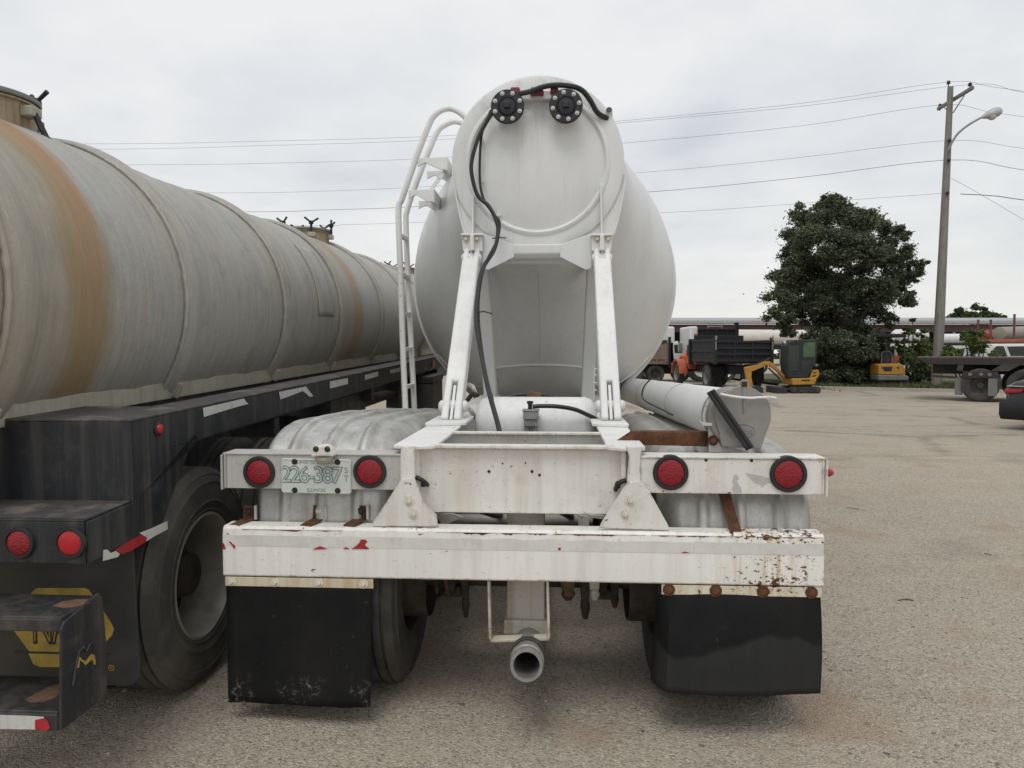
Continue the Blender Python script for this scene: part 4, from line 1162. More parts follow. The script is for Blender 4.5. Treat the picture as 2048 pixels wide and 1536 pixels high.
# bracket below the tube end
P = pol([(1417,845),(1428,852),(1434,870),(1441,892),(1500,905),(1418,905)], .26); g = G(); g.prism(P, 'y', .262, .275); bk = g.build('tube_bracket', MAT['galv'], hc, bevel=.002)
p = al(1426, 881, .26); bolt(bk, (p.x, .2615, p.z), 'rust')
p = al(1408, 848, .25); g = G(); g.box(p.x-.014, p.x+.03, .22, .30, p.z-.006, p.z+.006); g.build('tube_foot', MAT['galv'], hc, bevel=.002)
P = [al(x, y, .26) for x, y in ((1409,845),(1408,832),(1412,815),(1418,800))]; g = G(); g.tube(smooth_path(P), .007, 8); g.build('clamp_rod', MAT['galv'], hc, smooth=True)
# tie wire along the tube
P = [al(x, y, ly) for x, y, ly in ((1303,757,2.1),(1289,772,2.1),(1284,792,2.1),(1292,803,1.9),(1312,813,1.5),(1330,822,1.2),(1345,830,1.0))]
g = G(); g.tube(smooth_path(P), .005, 6); g.build('tie_wire', MAT['hose'], hc)

# ================================================================== OLD BARE-METAL TANKER TRAILER (left)
B = Frame((-1.46, 2.90, 0), (R(1.45), 0, R(-3.5)))
tb = thing('chemical_tanker_trailer', 'long bare metal tanker trailer with rust runs and black frame parked at the left', 'trailer', B)
TX, TZ, TRB = -1.22, 1.834, .85
def bl(px, py, axis, v): return B.at(px, py, axis, v)
# shell with slightly uneven skin
prof = [(0, -.62), (.25, -.60), (.48, -.54), (.66, -.45), (.78, -.32), (.83, -.20), (TRB, -.12)]
k = -.10
while k < 12.4: prof.append((TRB + .003*math.sin(k*9) + .002*math.sin(k*23), k)); k += .1
prof += [(.83, 12.5), (.75, 12.65), (.5, 12.8), (0, 12.9)]
g = G(); g.lathe(prof, (TX, 0, TZ), (0,1,0), 128)
shell = g.build('tank_shell', MAT['oldtank'], tb, smooth=True, ang=40)
for ry in (-.045, 1.27, 2.73, 4.16, 5.75, 7.2, 8.65, 10.1, 11.55):
    w = .06
    pr = [(TRB-.004, -w-.03), (TRB+.010, -w-.02), (TRB+.030, -w*.6), (TRB+.036, 0), (TRB+.030, w*.6), (TRB+.010, w+.02), (TRB-.004, w+.03)]
    g = G(); g.lathe(pr, (TX, ry, TZ), (0,1,0), 128)
    rg_ = g.build('stiffener_ring', MAT['oldtank'], tb, smooth=True, ang=50)
    # rough weld bead on the rear edge of the ring
    bead = []
    for q in range(240):
        a = 2*PI*q/240; rr_ = TRB + .008 + .004*mnoise.noise((q*.9, ry, 1))
        bead.append((TX + rr_*math.sin(a), ry - w - .028 + .004*mnoise.noise((q*1.3, ry, 7)), TZ + rr_*math.cos(a)))
    g = G(); g.tube(bead + [bead[0]], [.012 + .007*abs(mnoise.noise((q*1.1, ry, 3))) for q in range(241)], 6, False)
    g.build('weld_bead', MAT['oldtank'], rg_, smooth=True)
# doubler plate outline between third and fourth ring
def on_shell(y, a, dr=0): return (TX + (TRB+dr)*math.cos(a), y, TZ + (TRB+dr)*math.sin(a))
g = G(); g.grid(lambda u, v: on_shell(3.45 + .42*u, -.05 + .75*v, .008), 3, 16); g.build('doubler_plate', MAT['oldtank'], tb, smooth=True, thick=.008)
g = G(); g.grid(lambda u, v: on_shell(-.42 + .2*u, -.02 + .25*v, -.05), 2, 8)
# hatches on top
MAT['hatch'] = paint('rusty_hatch_collar', (.36,.29,.19), .6, (.20,.115,.05), streak=.85, rust=.3, rough=.6, scale=2)
MAT['lidgrey'] = paint('grey_hatch_lid', (.22,.225,.215), .5, (.12,.11,.09), streak=.2, rust=.2, rough=.6, scale=2)
MAT['clampblack'] = simple('black_clamp_iron', (.02,.018,.019), .55, .2, .4, 30, .15)
for hy in (.80, 5.62, 10.7):
    g = G(); g.lathe([(.27, TRB-.06), (.27, TRB+.075), (.285, TRB+.077), (.285, TRB+.088), (.25, TRB+.09)], (TX, hy, TZ), (0,0,1), 48)
    ho = g.build('hatch_collar', MAT['hatch'], tb, smooth=True)
    g = G(); g.lathe([(.292, TRB+.091), (.297, TRB+.098), (.297, TRB+.112), (.285, TRB+.118), (.15, TRB+.126), (0, TRB+.128)], (TX, hy, TZ), (0,0,1), 48)
    g.build('hatch_lid', MAT['lidgrey'], ho, smooth=True)
    for q in range(6):
        a = q*PI/3 + .05; ca, sa = math.cos(a), math.sin(a)
        def cp(r_, z_, t_=0): return Vector((TX + r_*ca - t_*sa, hy + r_*sa + t_*ca, TZ + TRB + z_ - .065))
        g = G(); g.beam(cp(.265,.10), cp(.325,.10), .085, .05); cb = g.build('clamp_lug', MAT['saddle'], ho, bevel=.008)
        g = G()
        if hy < 1 and q == 0:     # nearest clamp hangs open
            g.tube([cp(.31,.10), cp(.345,.02), cp(.38,-.05)], [.014,.016,.013], 8)
            g.lathe([(.026,0),(.03,.02),(.026,.045),(0,.045)], cp(.37,-.07), (ca*.5, sa*.5, .6), 10)
            g.tube([cp(.37,-.05), cp(.455,-.115,.02)], [.013,.016], 8); g.tube([cp(.37,-.05), cp(.355,-.09,-.06)], [.013,.015], 8)
        else:
            g.tube([cp(.305,.08), cp(.305,.23)], .013, 8)
            g.lathe([(.024,0),(.028,.012),(.024,.035),(0,.035)], cp(.305,.21), (0,0,1), 10)
            for w_ in (-.075, .075): g.tube([cp(.305,.225), cp(.305+.02,.275,w_)], [.009,.012], 8)
        g.build('wing_clamp', MAT['clampblack'], cb, smooth=True)
# saddle strip under the shell
g = G(); g.box(-.535, -.505, -.30, 12.2, 1.285, 1.378); g.build('saddle_strip', MAT['saddle'], tb, bevel=.004)
for sy in (-.1, 1.27, 2.73, 4.16, 5.75, 7.2, 8.65):
    g = G(); g.beam((-.52, sy, 1.30), (-.485, sy, 1.385), .10, .03, (0,1,0)); g.build('ring_foot', MAT['saddle'], tb, bevel=.01)
# black frame
ZR = 1.318
g = G(); g.box(-.20, 0, .0, 12.3, ZR-.010, ZR); g.build('side_rail_flange', MAT['blacktop'], tb, bevel=.003)
g = G(); g.box(-.012, -.0, .30, 12.3, ZR-.155, ZR-.011); g.box(-.10, -.013, .3, 12.3, ZR-.165, ZR-.155); g.build('side_rail', MAT['black'], tb, bevel=.003)
g = G(); g.box(-.66, -.52, -.2, 12.2, ZR-.50, ZR-.012); g.build('main_rail', MAT['black'], tb)
for cy_ in (1.5, 2.6, 3.8, 5.0, 6.2, 7.4): 
    g = G(); g.box(-2.2, -.02, cy_, cy_+.08, ZR-.28, ZR-.17); g.build('crossmember', MAT['black'], tb)
g = G(); g.box(-2.44, -.001, 0, .012, .996, ZR-.011); g.build('rear_panel', MAT['black'], tb, bevel=.003)
g = G(); g.box(-2.44, -.201, -.0, .5, ZR-.010, ZR); g.build('rear_deck', MAT['blacktop'], tb, bevel=.003)
g = G(); g.prism([(.0125, ZR-.011), (.0125, .996), (-.0, .995), (-.285, .992), (-.285, .845), (.20, .86), (.50, 1.19), (.545, ZR-.156), (.30, ZR-.156), (.299, ZR-.011)], 'x', -.010, .0)
sp = g.build('side_panel', MAT['black'], tb, bevel=.002)
# lower lamp box
g = G(); g.box(-2.44, -.011, -.29, -.282, .843, .992); g.box(-2.44, -.011, -.29, -.001, .992, 1.0); g.box(-2.44,-.011,-.28,-.01,.843,.85)
lb = g.build('lamp_box', MAT['black'], tb, bevel=.006, seg=3)
g = G(); g.box(-2.43, -.012, -.276, -.002, 1.0002, 1.002); g.build('dusty_ledge', MAT['blacktop'], lb)
for px in (40, 142):
    p = bl(px, 1085, 'y', -.29); tail_lamp(lb, (p.x, -.2905, p.z), .0565, lensmat='lens_flat' if px == 142 else 'lens')
p = bl(315, 858, 'x', 0)
g = G(); g.lathe([(.030,0),(.030,.006),(.024,.010),(.023,.006)], (0, p.y, p.z), (1,0,0), 28); mk = g.build('side_marker_lamp', MAT['grommet'], tb, smooth=True)
g = G(); g.lathe([(.0225,.004),(.020,.014),(.010,.018),(0,.019)], (0, p.y, p.z), (1,0,0), 24); g.build('lens', MAT['lens_flat'], mk, smooth=True)
# tape on the side panel: ragged white and red pieces
def side_patch(name, pts, mat, parent, x=.0014):
    P = [bl(a, b, 'x', x) for a, b in pts]
    g = G(); g.prism([(p.y, p.z) for p in P], 'x', x-.0008, x); return g.build(name, mat, parent)
side_patch('white_tape', [(206,1122),(207,1100),(214,1099),(222,1106),(232,1102),(240,1108),(236,1114)], MAT['tape_w'], sp)
side_patch('red_tape', [(224,1104),(262,1080),(284,1069),(294,1077),(288,1086),(262,1102),(243,1108),(232,1100)], MAT['tape_r'], sp)
side_patch('white_tape', [(279,1066),(300,1058),(335,1042),(336,1058),(310,1072),(292,1083),(294,1075)], MAT['tape_w'], sp)
# reflective tape pieces along the rail, some peeling
strips = [([(406,816),(488,797),(492,803),(497,808),(480,812),(440,824),(408,834)], 1), ([(558,784),(612,773),(617,780),(627,792),(620,794),(606,782),(585,790),(561,799)], 1),
          ([(660,763),(696,756),(696,768),(660,777)], 0), ([(730,750),(756,743),(757,752),(730,760)], 0), ([(780,740),(800,735),(800,743),(781,747)], 0)]
for pts, peel in strips:
    o = side_patch('reflective_tape', pts, MAT['tape_w'], tb, .0016 if not peel else .004)
y_ = 9.0
g = G(); g.box(.0, .012, 6.9, 7.06, ZR-.13, ZR-.04); g.build('amber_marker', simple('amber_marker_plastic', (.30,.06,.03), .4), tb)
# NAPA mud flap
def flapmat():
    m = M('grey_branded_flap'); x, y, z = m.xyz()
    n = m.noise(3, 6, .65)
    c = m.mix(m.ramp(n, [(.35, 0), (.7, 1)]), (.026,.028,.030), (.062,.060,.055))
    k = m.math('MULTIPLY', m.math('MULTIPLY', m.math('SUBTRACT', -.30, x), 2.4, True), .55)
    c = m.mix(k, c, (.085,.070,.040))
    m.bump(m.noise(25, 4), .1, .004); return m.set(c, .7)
p = [bl(x, y, 'y', .02) for x, y in ((282,1125),(279,1372),(276,1392))]
zl = .252
g = G()
pl2 = [(-.70, .86), (-.022, .86), (-.020, .60), (-.012, .34), (-.018, .29), (-.038, .262), (-.07, zl), (-.70, zl)]
g.prism(pl2, 'y', .020, .030)
fo = g.build('mud_flap', flapmat(), tb, bevel=.003)
g = G(); g.prism([(-.70,.845),(-.02,.845),(-.02,.805),(-.70,.805)], 'y', .0145, .0195); g.build('flap_top_band', MAT['black'], fo)
def bp(pts, v): return [(bl(x, y, 'y', v).x, bl(x, y, 'y', v).z) for x, y in pts]
def fpatch(name, pts, mat, v=.0185): 
    g = G(); g.prism(bp(pts, v), 'y', v, v+.0012); return g.build(name, mat, fo)
yl = MAT['logo']
fpatch('logo_band', [(60,1190),(67,1181),(75,1176),(170,1176),(178,1180),(187,1193)], yl)
fpatch('logo_hexagon', [(28,1262),(60,1197),(190,1197),(222,1246),(228,1258),(224,1270),(192,1305),(60,1305)], yl, .0190)
fpatch('logo_band', [(57,1307),(190,1307),(178,1328),(168,1334),(80,1334),(66,1328)], yl)
MAT['flapdark'] = simple('dark_flap_print', (.030,.028,.024), .7)
pc = bl(131, 1253, 'y', .018); 
lt = letter('logo_lettering', 'NAPA', .225, MAT['flapdark'], fo, (pc.x, .0174, pc.z), extrude=.0006, offset=.006, spacing=.92)
lt.scale = (.50, 1.0, 1)
lt = letter('logo_letter_face', 'NAPA', .225, MAT['logo'], fo, (pc.x, .0163, pc.z), extrude=.0004, offset=-.006, spacing=.92); lt.scale = (.50, 1.0, 1)
for z_ in (1200, 1304):
    a = bl(30, z_, 'y', .018); b = bl(220, z_, 'y', .018)
    g = G(); g.box(a.x, b.x, .0176, .0184, a.z-.004, a.z+.004); g.build('logo_line', MAT['flapdark'], fo)
pc = bl(222, 1336, 'y', .018)
g = G(); g.lathe([(.0125,0),(.0125,-.001),(.0095,-.001),(.0095,0)], (pc.x,.0195,pc.z), (0,1,0), 24); g.build('trademark_ring', MAT['logo'], fo)
letter('trademark_letter', 'R', .017, MAT['logo'], fo, (pc.x, .0186, pc.z), extrude=.0005)
# step
zt_ = .715
g = G(); g.prism([(-.465,.335),(-.21,.330),(-.20,.52),(-.215,.70),(-.235,.722),(-.30,.712),(-.425,.690),(-.44,.67)], 'x', -.012, -.002)
sd = g.build('step', MAT['blackstep'], tb, bevel=.004)
g = G(); g.box(-.62, -.013, -.425, -.215, .690, .706); g.box(-.62,-.013,-.428,-.418,.655,.699); g.build('upper_tread', MAT['blackstep'], sd, bevel=.008, seg=3)
g = G(); g.box(-.62, -.013, -.46, -.215, .385, .400); g.box(-.62,-.013,-.468,-.456,.335,.394); g.build('lower_tread', MAT['blackstep'], sd, bevel=.008, seg=3)
g = G(); g.box(-.632, -.621, -.46, -.215, .335, .71); g.build('side_plate', MAT['blackstep'], sd, bevel=.004)
def rustpatch(name, pts, axis, v, dz):
    P = [bl(a, b, axis, v) for a, b in pts]; g = G(); g.prism([(p.x, p.y) for p in P], 'z', v - .001, v + .0012); return g.build(name, MAT['rustworn'], sd)
MAT['rustworn'] = simple('worn_rusty_metal', (.15,.085,.055), .8, .1, .4, 30, .2)
rustpatch('worn_patch', [(105,1212),(125,1203),(155,1199),(185,1199),(178,1207),(150,1214),(128,1216)], 'z', .7065, 0)
rustpatch('worn_patch', [(52,1400),(70,1388),(98,1374),(124,1367),(126,1382),(112,1395),(88,1404),(60,1405)], 'z', .4005, 0)
pts = [(0,1430),(62,1432),(88,1434),(86,1459),(60,1459),(0,1458)]
P = [bl(a, b, 'y', -.4695) for a, b in pts]; g = G(); g.prism([(p.x, p.z) for p in P], 'y', -.4697, -.4685); g.build('white_tape', MAT['tape_w'], sd)
pts = [(70,1440),(88,1436),(96,1442),(100,1455),(92,1462),(70,1458)]
P = [bl(a, b, 'y', -.4705) for a, b in pts]; g = G(); g.prism([(p.x, p.z) for p in P], 'y', -.4709, -.4698); g.build('red_tape', MAT['tape_r'], sd)
# welded M on the step's side
P = [(145,1372),(152,1330),(158,1302),(166,1295),(172,1303),(178,1290),(184,1283),(190,1300),(193,1318),(194,1332)]
P = [bl(a, b, 'x', .0) for a, b in P]
g = G(); g.tube([(p.x, p.y, p.z) for p in P], .005, 6); g.build('welded_letter_m', simple('weld_bead_steel', (.05,.052,.06), .4, .4), sd, smooth=True)
P = [(153,1335),(156,1309),(165,1320),(172,1322),(182,1308),(190,1309),(194,1326),(189,1330),(184,1318),(172,1330),(160,1320),(158,1336)]
P = [bl(a, b, 'x', -.0008) for a, b in P]; g = G(); g.prism([(p.y, p.z) for p in P], 'x', -.0016, -.0008); g.build('yellow_paint_mark', MAT['logo'], sd)

# wheels of the left trailer
AXB = .66
for k, ay in enumerate((AXB, AXB + 1.26)):
    zoff = -ay*math.tan(R(1.45))
    for xx in (-.17, -.52): wheel(tb, (xx, ay, TR - .004 + zoff), flip=True if xx > -.3 else False, style='b' if xx > -.3 else 'a')
    for xx in (-2.27, -1.92): wheel(tb, (xx, ay, TR - .004 + zoff), flip=xx > -2, style='a')
    g = G(); g.tube([(-2.2, ay, .5+zoff), (-.24, ay, .5+zoff)], .062, 16); g.build('axle', MAT['dirtycasting'], tb, smooth=True)
for side in (-.72, -1.72):
    g = G()
    for k in range(4): g.box(side-.04, side+.04, .2+k*.06, 2.5-k*.06, .62+k*.014-.03, .632+k*.014-.03)
    g.build('leaf_spring', MAT['dirtycasting'], tb)
# dark lines and boxes below the rail further forward
g = G(); g.box(-.62, -.10, 2.9, 3.9, .80, 1.13); g.build('valve_box', MAT['black'], tb, bevel=.01)
g = G(); g.tube([(-.35, 3.9, .95), (-.35, 8.5, .9)], .06, 14); g.build('belly_pipe', MAT['dirtycasting'], tb, smooth=True)
g = G(); g.box(-.45, -.25, 3.0, 3.15, .55, .82); g.box(-.3,-.22,3.4,3.5,.6,.8); g.build('outlet_valve', MAT['dirtycasting'], tb, bevel=.01)
for ly in (7.2,):
    for xx in (-.22, -1.9):
        g = G(); g.box(xx-.07, xx+.07, ly, ly+.14, .35, 1.2); g.box(xx-.14, xx+.14, ly-.05, ly+.2, .02, .06); g.box(xx-.05,xx+.05,ly+.02,ly+.12,.06,.36); g.build('landing_leg', MAT['black'], tb, bevel=.006)
# grey cabinet with dark lid hung under the front of the frame
MAT['cabinet'] = simple('dark_grey_cabinet', (.05,.051,.051), .6, 0, .15, 4)
q0 = bl(830, 745, 'y', 6.2); q1 = bl(893, 815, 'y', 6.2)
g = G(); g.box(-.45, .12, 6.2, 7.0, .55, 1.03); cbn = g.build('cabinet', MAT['cabinet'], tb, bevel=.01)
g = G(); g.box(-.46, .13, 6.19, 7.01, 1.031, 1.115); g.build('cabinet_lid', MAT['black'], cbn, bevel=.01)

# ================================================================== BACKGROUND
def plane_prism(g, pts, d, y0, y1, base):      # side profile read at distance d, built y0..y1 deep
    P = [W(x, y, d) for x, y in pts]
    return g.prism([(p.x - base[0], p.z - base[2]) for p in P], 'y', d + y0 - base[1], d + y1 - base[1])
class BG:
    def __init__(s, name, label, cat, px, d, z=0, group=None):
        s.d = d; s.base = (W(px, 700, d).x, d, z)
        s.o = thing(name, label, cat, None, s.base, (0,0,0), group)
    def part(s, name, pts, mat, y0=0, y1=1, parent=None, bevel=.02):
        g = G(); plane_prism(g, pts, s.d, y0, y1, s.base); return g.build(name, mat, parent or s.o, bevel=bevel)
    def P(s, px, py, dy=0):
        p = W(px, py, s.d); return Vector((p.x - s.base[0], dy, p.z - s.base[2]))
    def rect(s, name, x0, x1, y0, y1, mat, d0=0, d1=1, parent=None, bevel=.015):
        return s.part(name, [(x0,y1),(x1,y1),(x1,y0),(x0,y0)], mat, d0, d1, parent, bevel)
    def rod(s, name, pts, r, mat, parent=None, n=8):
        g = G(); g.tube([s.P(*p) for p in pts], r, n); return g.build(name, mat, parent or s.o, smooth=True)
MAT['yellow'] = paint('digger_yellow', (.44,.225,.03), .45, (.15,.09,.035), streak=.3, rough=.5)
MAT['darkgreen'] = simple('dark_cab_paint', (.016,.021,.022), .75, 0, .2, 3)
MAT['track'] = simple('rubber_track', (.035,.034,.032), .85, 0, .4, 6, .3)
MAT['glass'] = simple('dark_window_glass', (.02,.026,.024), .12, 0, .25, 2)
MAT['greenglass'] = simple('green_tinted_glass', (.05,.095,.045), .15, 0, .3, 3)
MAT['orange'] = paint('faded_orange_paint', (.46,.105,.035), .4, (.20,.08,.045), streak=.3, rough=.45)
MAT['bedblack'] = paint('scuffed_black_bed', (.009,.010,.014), .35, (.035,.032,.03), streak=.3, rough=.62)
MAT['whitepaint'] = paint('plain_white_vehicle_paint', (.72,.725,.72), .15, streak=.1, rough=.35, speck=0)
MAT['rustbed'] = paint('rusty_truck_bed', (.24,.18,.14), .8, (.12,.055,.035), streak=.6, rust=.5, rough=.8)
MAT['chrome'] = simple('bright_metal', (.6,.6,.58), .25, .8, .1)
MAT['carblack'] = simple('black_car_paint', (.012,.013,.016), .18, 0, .1)
MAT['roofmetal'] = paint('grey_metal_roof', (.36,.37,.38), .4, (.24,.23,.22), streak=.5, rough=.6)
MAT['shade'] = simple('shed_shade_wall', (.035,.034,.036), .8, 0, .3, .5)  # near-black colour stands in for the shade inside the shed
MAT['redpost'] = simple('red_oxide_post', (.15,.065,.05), .7)
MAT['concretetank'] = paint('grey_brown_tank', (.33,.29,.24), .5, (.20,.17,.14), streak=.4, rough=.8)
MAT['greyplate'] = simple('grey_flap_plastic', (.15,.15,.143), .7, 0, .15, 3)
def disc_wheel(bg, name, px, py, r, y0, w, parent=None, rimmat='chrome'):
    c = bg.P(px, py, y0)
    g = G(); g.lathe([(r*.56, 0), (r*.62, -.02), (r*.9, -.03), (r, .01), (r, w-.01), (r*.9, w+.02), (r*.56, w)], c, (0,1,0), 36)
    t = g.build(name, MAT['tyre'], parent or bg.o, smooth=True, ang=40)
    g = G(); g.lathe([(r*.57, -.01), (r*.54, .0), (r*.48, .10), (r*.2, .12), (r*.18, .04), (0, .03)], c, (0,1,0), 30)
    g.build('rim', MAT[rimmat], t, smooth=True, ang=40); return t

# ---- mini excavator with cab
e = BG('mini_excavator', 'small yellow excavator with dark enclosed cab, its bent arm reaching left', 'excavator', 1598, 28.4)
def track(bg, x0, x1, y0, y1, d0, d1):
    r = (y1 - y0)/2; pts = [(x0 + r - r*math.sin(PI*k/8), y0 + r - r*math.cos(PI*k/8)) for k in range(9)] + [(x1 - r + r*math.sin(PI*k/8), y0 + r + r*math.cos(PI*k/8)) for k in range(9)]
    t = bg.part('track', pts, MAT['track'], d0, d1, bevel=.01)
    rr = r*bg.d/F
    for k, x in enumerate((x0 + r, (x0*2+x1)/3, (x0+x1*2)/3, x1 - r)):
        c = bg.P(x, y0 + r + (0 if k in (0, 3) else 2), d0); g = G(); q = rr*(.72 if k in (0,3) else .4)
        g.lathe([(q, .0), (q, -.03), (q*.5, -.045), (0, -.045)], c, (0,1,0), 16); g.build('track_roller', MAT['dirtycasting'], t, smooth=True)
    return t
track(e, 1571, 1630, 772, 786, -.55, -.30); track(e, 1571, 1630, 772, 786, .30, .55)
e.rect('undercarriage', 1582, 1618, 766, 776, MAT['dirtycasting'], -.29, .29)
e.part('dozer_blade', [(1542,773),(1547,772),(1562,774),(1564,785),(1543,786)], MAT['track'], -.6, .6)
e.rod('blade_arm', [(1562,779,-.25),(1576,778,-.25)], .05, MAT['dirtycasting'])
e.part('body', [(1573,756),(1620,755),(1622,758),(1618,768),(1575,769)], MAT['yellow'], -.55, .55, bevel=.05)
dc = e.rect('decal', 1591, 1609, 758, 761, MAT['darkgreen'], -.553, -.5505, bevel=0)
for k, (x0, y0, x1, y1) in enumerate(((1613,755,1616,744),(1616,744,1626,740),(1626,740,1625,754),(1625,754,1613,755),(1614,750,1625,747))):
    e.rod('rear_guard_bar', [(x0,y0,-.4),(x1,y1,-.4)], .035, MAT['yellow'])
e.part('counterweight', [(1620,742),(1631,739),(1633,750),(1628,755),(1620,755)], MAT['yellow'], -.35, .5, bevel=.05)
cabp = e.part('cab', [(1568,756),(1566,724),(1567,692),(1571,683),(1582,680),(1622,679),(1626,684),(1624,722),(1612,745),(1606,756)], MAT['darkgreen'], -.45, .35, bevel=.05)
e.part('door_window', [(1569,742),(1568,700),(1570,692),(1589,691),(1589,742)], MAT['glass'], -.458, -.452, cabp, .004)
e.part('rear_window', [(1597,714),(1597,693),(1600,686),(1605,684.5),(1621,684),(1620,713.5)], MAT['greenglass'], -.458, -.452, cabp, .004)
e.part('lower_window', [(1594,743),(1594,721),(1612,721),(1606,735),(1605,743)], MAT['glass'], -.458, -.452, cabp, .004)
e.rod('door_handle', [(1587,724,-.47),(1587,736,-.47)], .02, MAT['track'], cabp)
for x in (1563.5, 1588): e.rod('work_lamp', [(x,684,-.3),(x,687,-.38)], .05, MAT['chrome'], cabp)
e.part('boom', [(1568,757),(1549,739),(1536,731),(1527,730),(1524,728),(1527,722.5),(1537,722.5),(1546,727),(1556,737),(1568,751)], MAT['yellow'], -.10, .10, bevel=.02)
e.part('dipper_arm', [(1527,723),(1536,727),(1528,733),(1505,742),(1500,744),(1489,740),(1488,735),(1495,733),(1512,730)], MAT['yellow'], -.08, .08, bevel=.02)
e.part('dipper_drop', [(1488,735),(1496,733),(1503,742),(1502,755),(1506,774),(1498,776),(1492,757)], MAT['yellow'], -.07, .07, bevel=.02)
e.rod('boom_cylinder', [(1500,733,-.02),(1528,723,-.02),(1540,716,-.02)], .035, MAT['track'])
e.rod('lift_cylinder', [(1537,736,0),(1560,758,0)], .035, MAT['track'])
e.part('bucket', [(1500,774),(1510,770),(1522,774),(1524,785),(1508,787),(1498,784)], MAT['track'], -.2, .2)
# ---- mini excavator with canopy, seen from behind
e = BG('mini_excavator', 'small yellow excavator with open canopy roof, standing on grass beside the large tree', 'excavator', 1772, 31.6, .11)
e.part('body', [(1746,749),(1746,731),(1749,727),(1790,727),(1796,731),(1796,750)], MAT['yellow'], -.5, .3, bevel=.05)
e.part('engine_grille', [(1756,742),(1754,733),(1773,733),(1771,742)], MAT['darkgreen'], -.506, -.501, bevel=0)
for x in (1752, 1782): e.rect('rear_lamp', x, x+4, 733, 737, MAT['track'], -.51, -.501, bevel=0)
e.part('side_cover', [(1787,750),(1787,731),(1795,732),(1799,738),(1799,752)], MAT['yellow'], -.45, .2, bevel=.02)
e.part('counterweight', [(1745,760),(1745,749),(1800,750),(1806,753),(1804,760)], MAT['greyplate'], -.52, .3, bevel=.04)
e.rect('track', 1748, 1760, 760, 775, MAT['track'], -.45, .7); e.rect('track', 1789, 1801, 760, 775, MAT['track'], -.45, .7)
e.rect('undercarriage', 1760, 1789, 761, 769, MAT['dirtycasting'], -.2, .5)
e.part('canopy', [(1746,675),(1750,670),(1768,668),(1798,668),(1804,671),(1804,675)], MAT['bedblack'], -.4, .8, bevel=.03)
for x0, x1, dy in ((1766,1766,-.3),(1801,1803,-.3),(1757,1757,.6),(1790,1790,.6)): e.rod('canopy_post', [(x0,674,dy),(x1,729,dy)], .03, MAT['track'])
e.part('seat', [(1759,727),(1760,704),(1763,702),(1776,702),(1778,705),(1779,727)], MAT['track'], -.15, .25, bevel=.05)
e.rod('seat_rail', [(1758,726,-.2),(1759,706,-.2),(1764,703,-.2),(1774,703,-.2),(1779,708,-.2),(1779,726,-.2)], .02, MAT['greyplate'])
e.part('boom', [(1799,735),(1800,716),(1806,711),(1813,712),(1814,719),(1808,723),(1806,740),(1812,757),(1806,758)], MAT['orange'], .6, .85, bevel=.02)

# ---- dump truck facing away
D = Frame((9.17, 29.75, 0), (0, 0, R(5.0)))
t = thing('dump_truck', 'dump truck with black panelled bed and orange bonnet, its tailgate towards us', 'truck', D)
HW = 1.155
g = G(); g.box(-HW, -HW+.06, .06, 2.75, 1.13, 2.02); g.box(HW-.06, HW, .06, 2.75, 1.13, 2.02); g.box(-HW+.061, HW-.061, 2.68, 2.75, 1.13, 2.25); g.box(-HW+.061, HW-.061, .06, 2.67, 1.08, 1.14)
bed = g.build('bed', MAT['bedblack'], t, bevel=.015)
for z in (1.18, 1.58, 2.0): g = G(); g.box(-HW-.05, -HW-.001, .1, 2.7, z-.05, z+.05); g.build('side_rib', MAT['bedblack'], bed, bevel=.015)
g = G(); g.box(-HW+.05, HW-.05, 0, .04, 1.14, 1.98); tg = g.build('tailgate', MAT['bedblack'], t, bevel=.01)
for z in (1.19, 1.44, 1.68, 1.94): g = G(); g.box(-HW+.06, HW-.06, -.06, -.001, z-.045, z+.045); g.build('tailgate_rib', MAT['bedblack'], tg, bevel=.02)
for x in (-.37, .37): g = G(); g.box(x-.05, x+.05, -.05, -.002, 1.2, 1.95); g.build('tailgate_rib', MAT['bedblack'], tg, bevel=.02)
for s_ in (-1, 1):
    g = G(); g.box(s_*HW-.06, s_*HW+.06, -.09, .058, 1.05, 2.12); po = g.build('corner_post', MAT['bedblack'], t, bevel=.015)
    g = G(); g.box(s_*HW-.03, s_*HW+.03, -.12, -.091, 2.0, 2.18); g.box(s_*HW-.02, s_*HW+.02,-.1,-.0905,1.62,1.95); g.build('hinge', MAT['grey'], po, bevel=.01)
    g = G(); g.box(s_*.82-.28, s_*.82+.28, .55, .57, .30, .95); g.build('mud_flap', MAT['flap'], t)
    for yy in (1.15,):
        for xx in (.98, .66):
            w_ = put('wheel', WH['b'][0] if 'b' in WH else ME_HUB, None, t); w_.location = (s_*xx, yy, TR); w_.rotation_euler = (0, 0, PI if s_ > 0 else 0)
            put('tyre', WH['a'][1], None, w_); put('rim', WH['b'][2], None, w_)
    w_ = put('wheel', WH['b'][0], None, t); w_.location = (s_*1.02, 5.05, TR); w_.rotation_euler = (0, 0, PI if s_ > 0 else 0)
    put('tyre', WH['a'][1], None, w_); put('rim', WH['b'][2], None, w_)
    n = 14; g = G(); pr = [(5.05 + .68*math.cos(PI*k/n), .55 + .66*math.sin(PI*k/n)) for k in range(n+1)] + [(5.05 + .58*math.cos(PI*k/n), .55 + .56*math.sin(PI*k/n)) for k in range(n, -1, -1)]
    g.prism(pr, 'x', s_*.80, s_*1.19); g.build('front_fender', MAT['orange'], t, bevel=.02)
g = G(); g.box(-.45, .45, .3, 6.0, .65, 1.0); g.build('chassis', MAT['bedblack'], t)
g = G(); g.prism([(-.95,1.0),(.95,1.0),(.93,1.55),(.80,2.0),(-.80,2.0),(-.93,1.55)], 'y', 2.95, 4.35); cb = g.build('cab', MAT['orange'], t, bevel=.05)
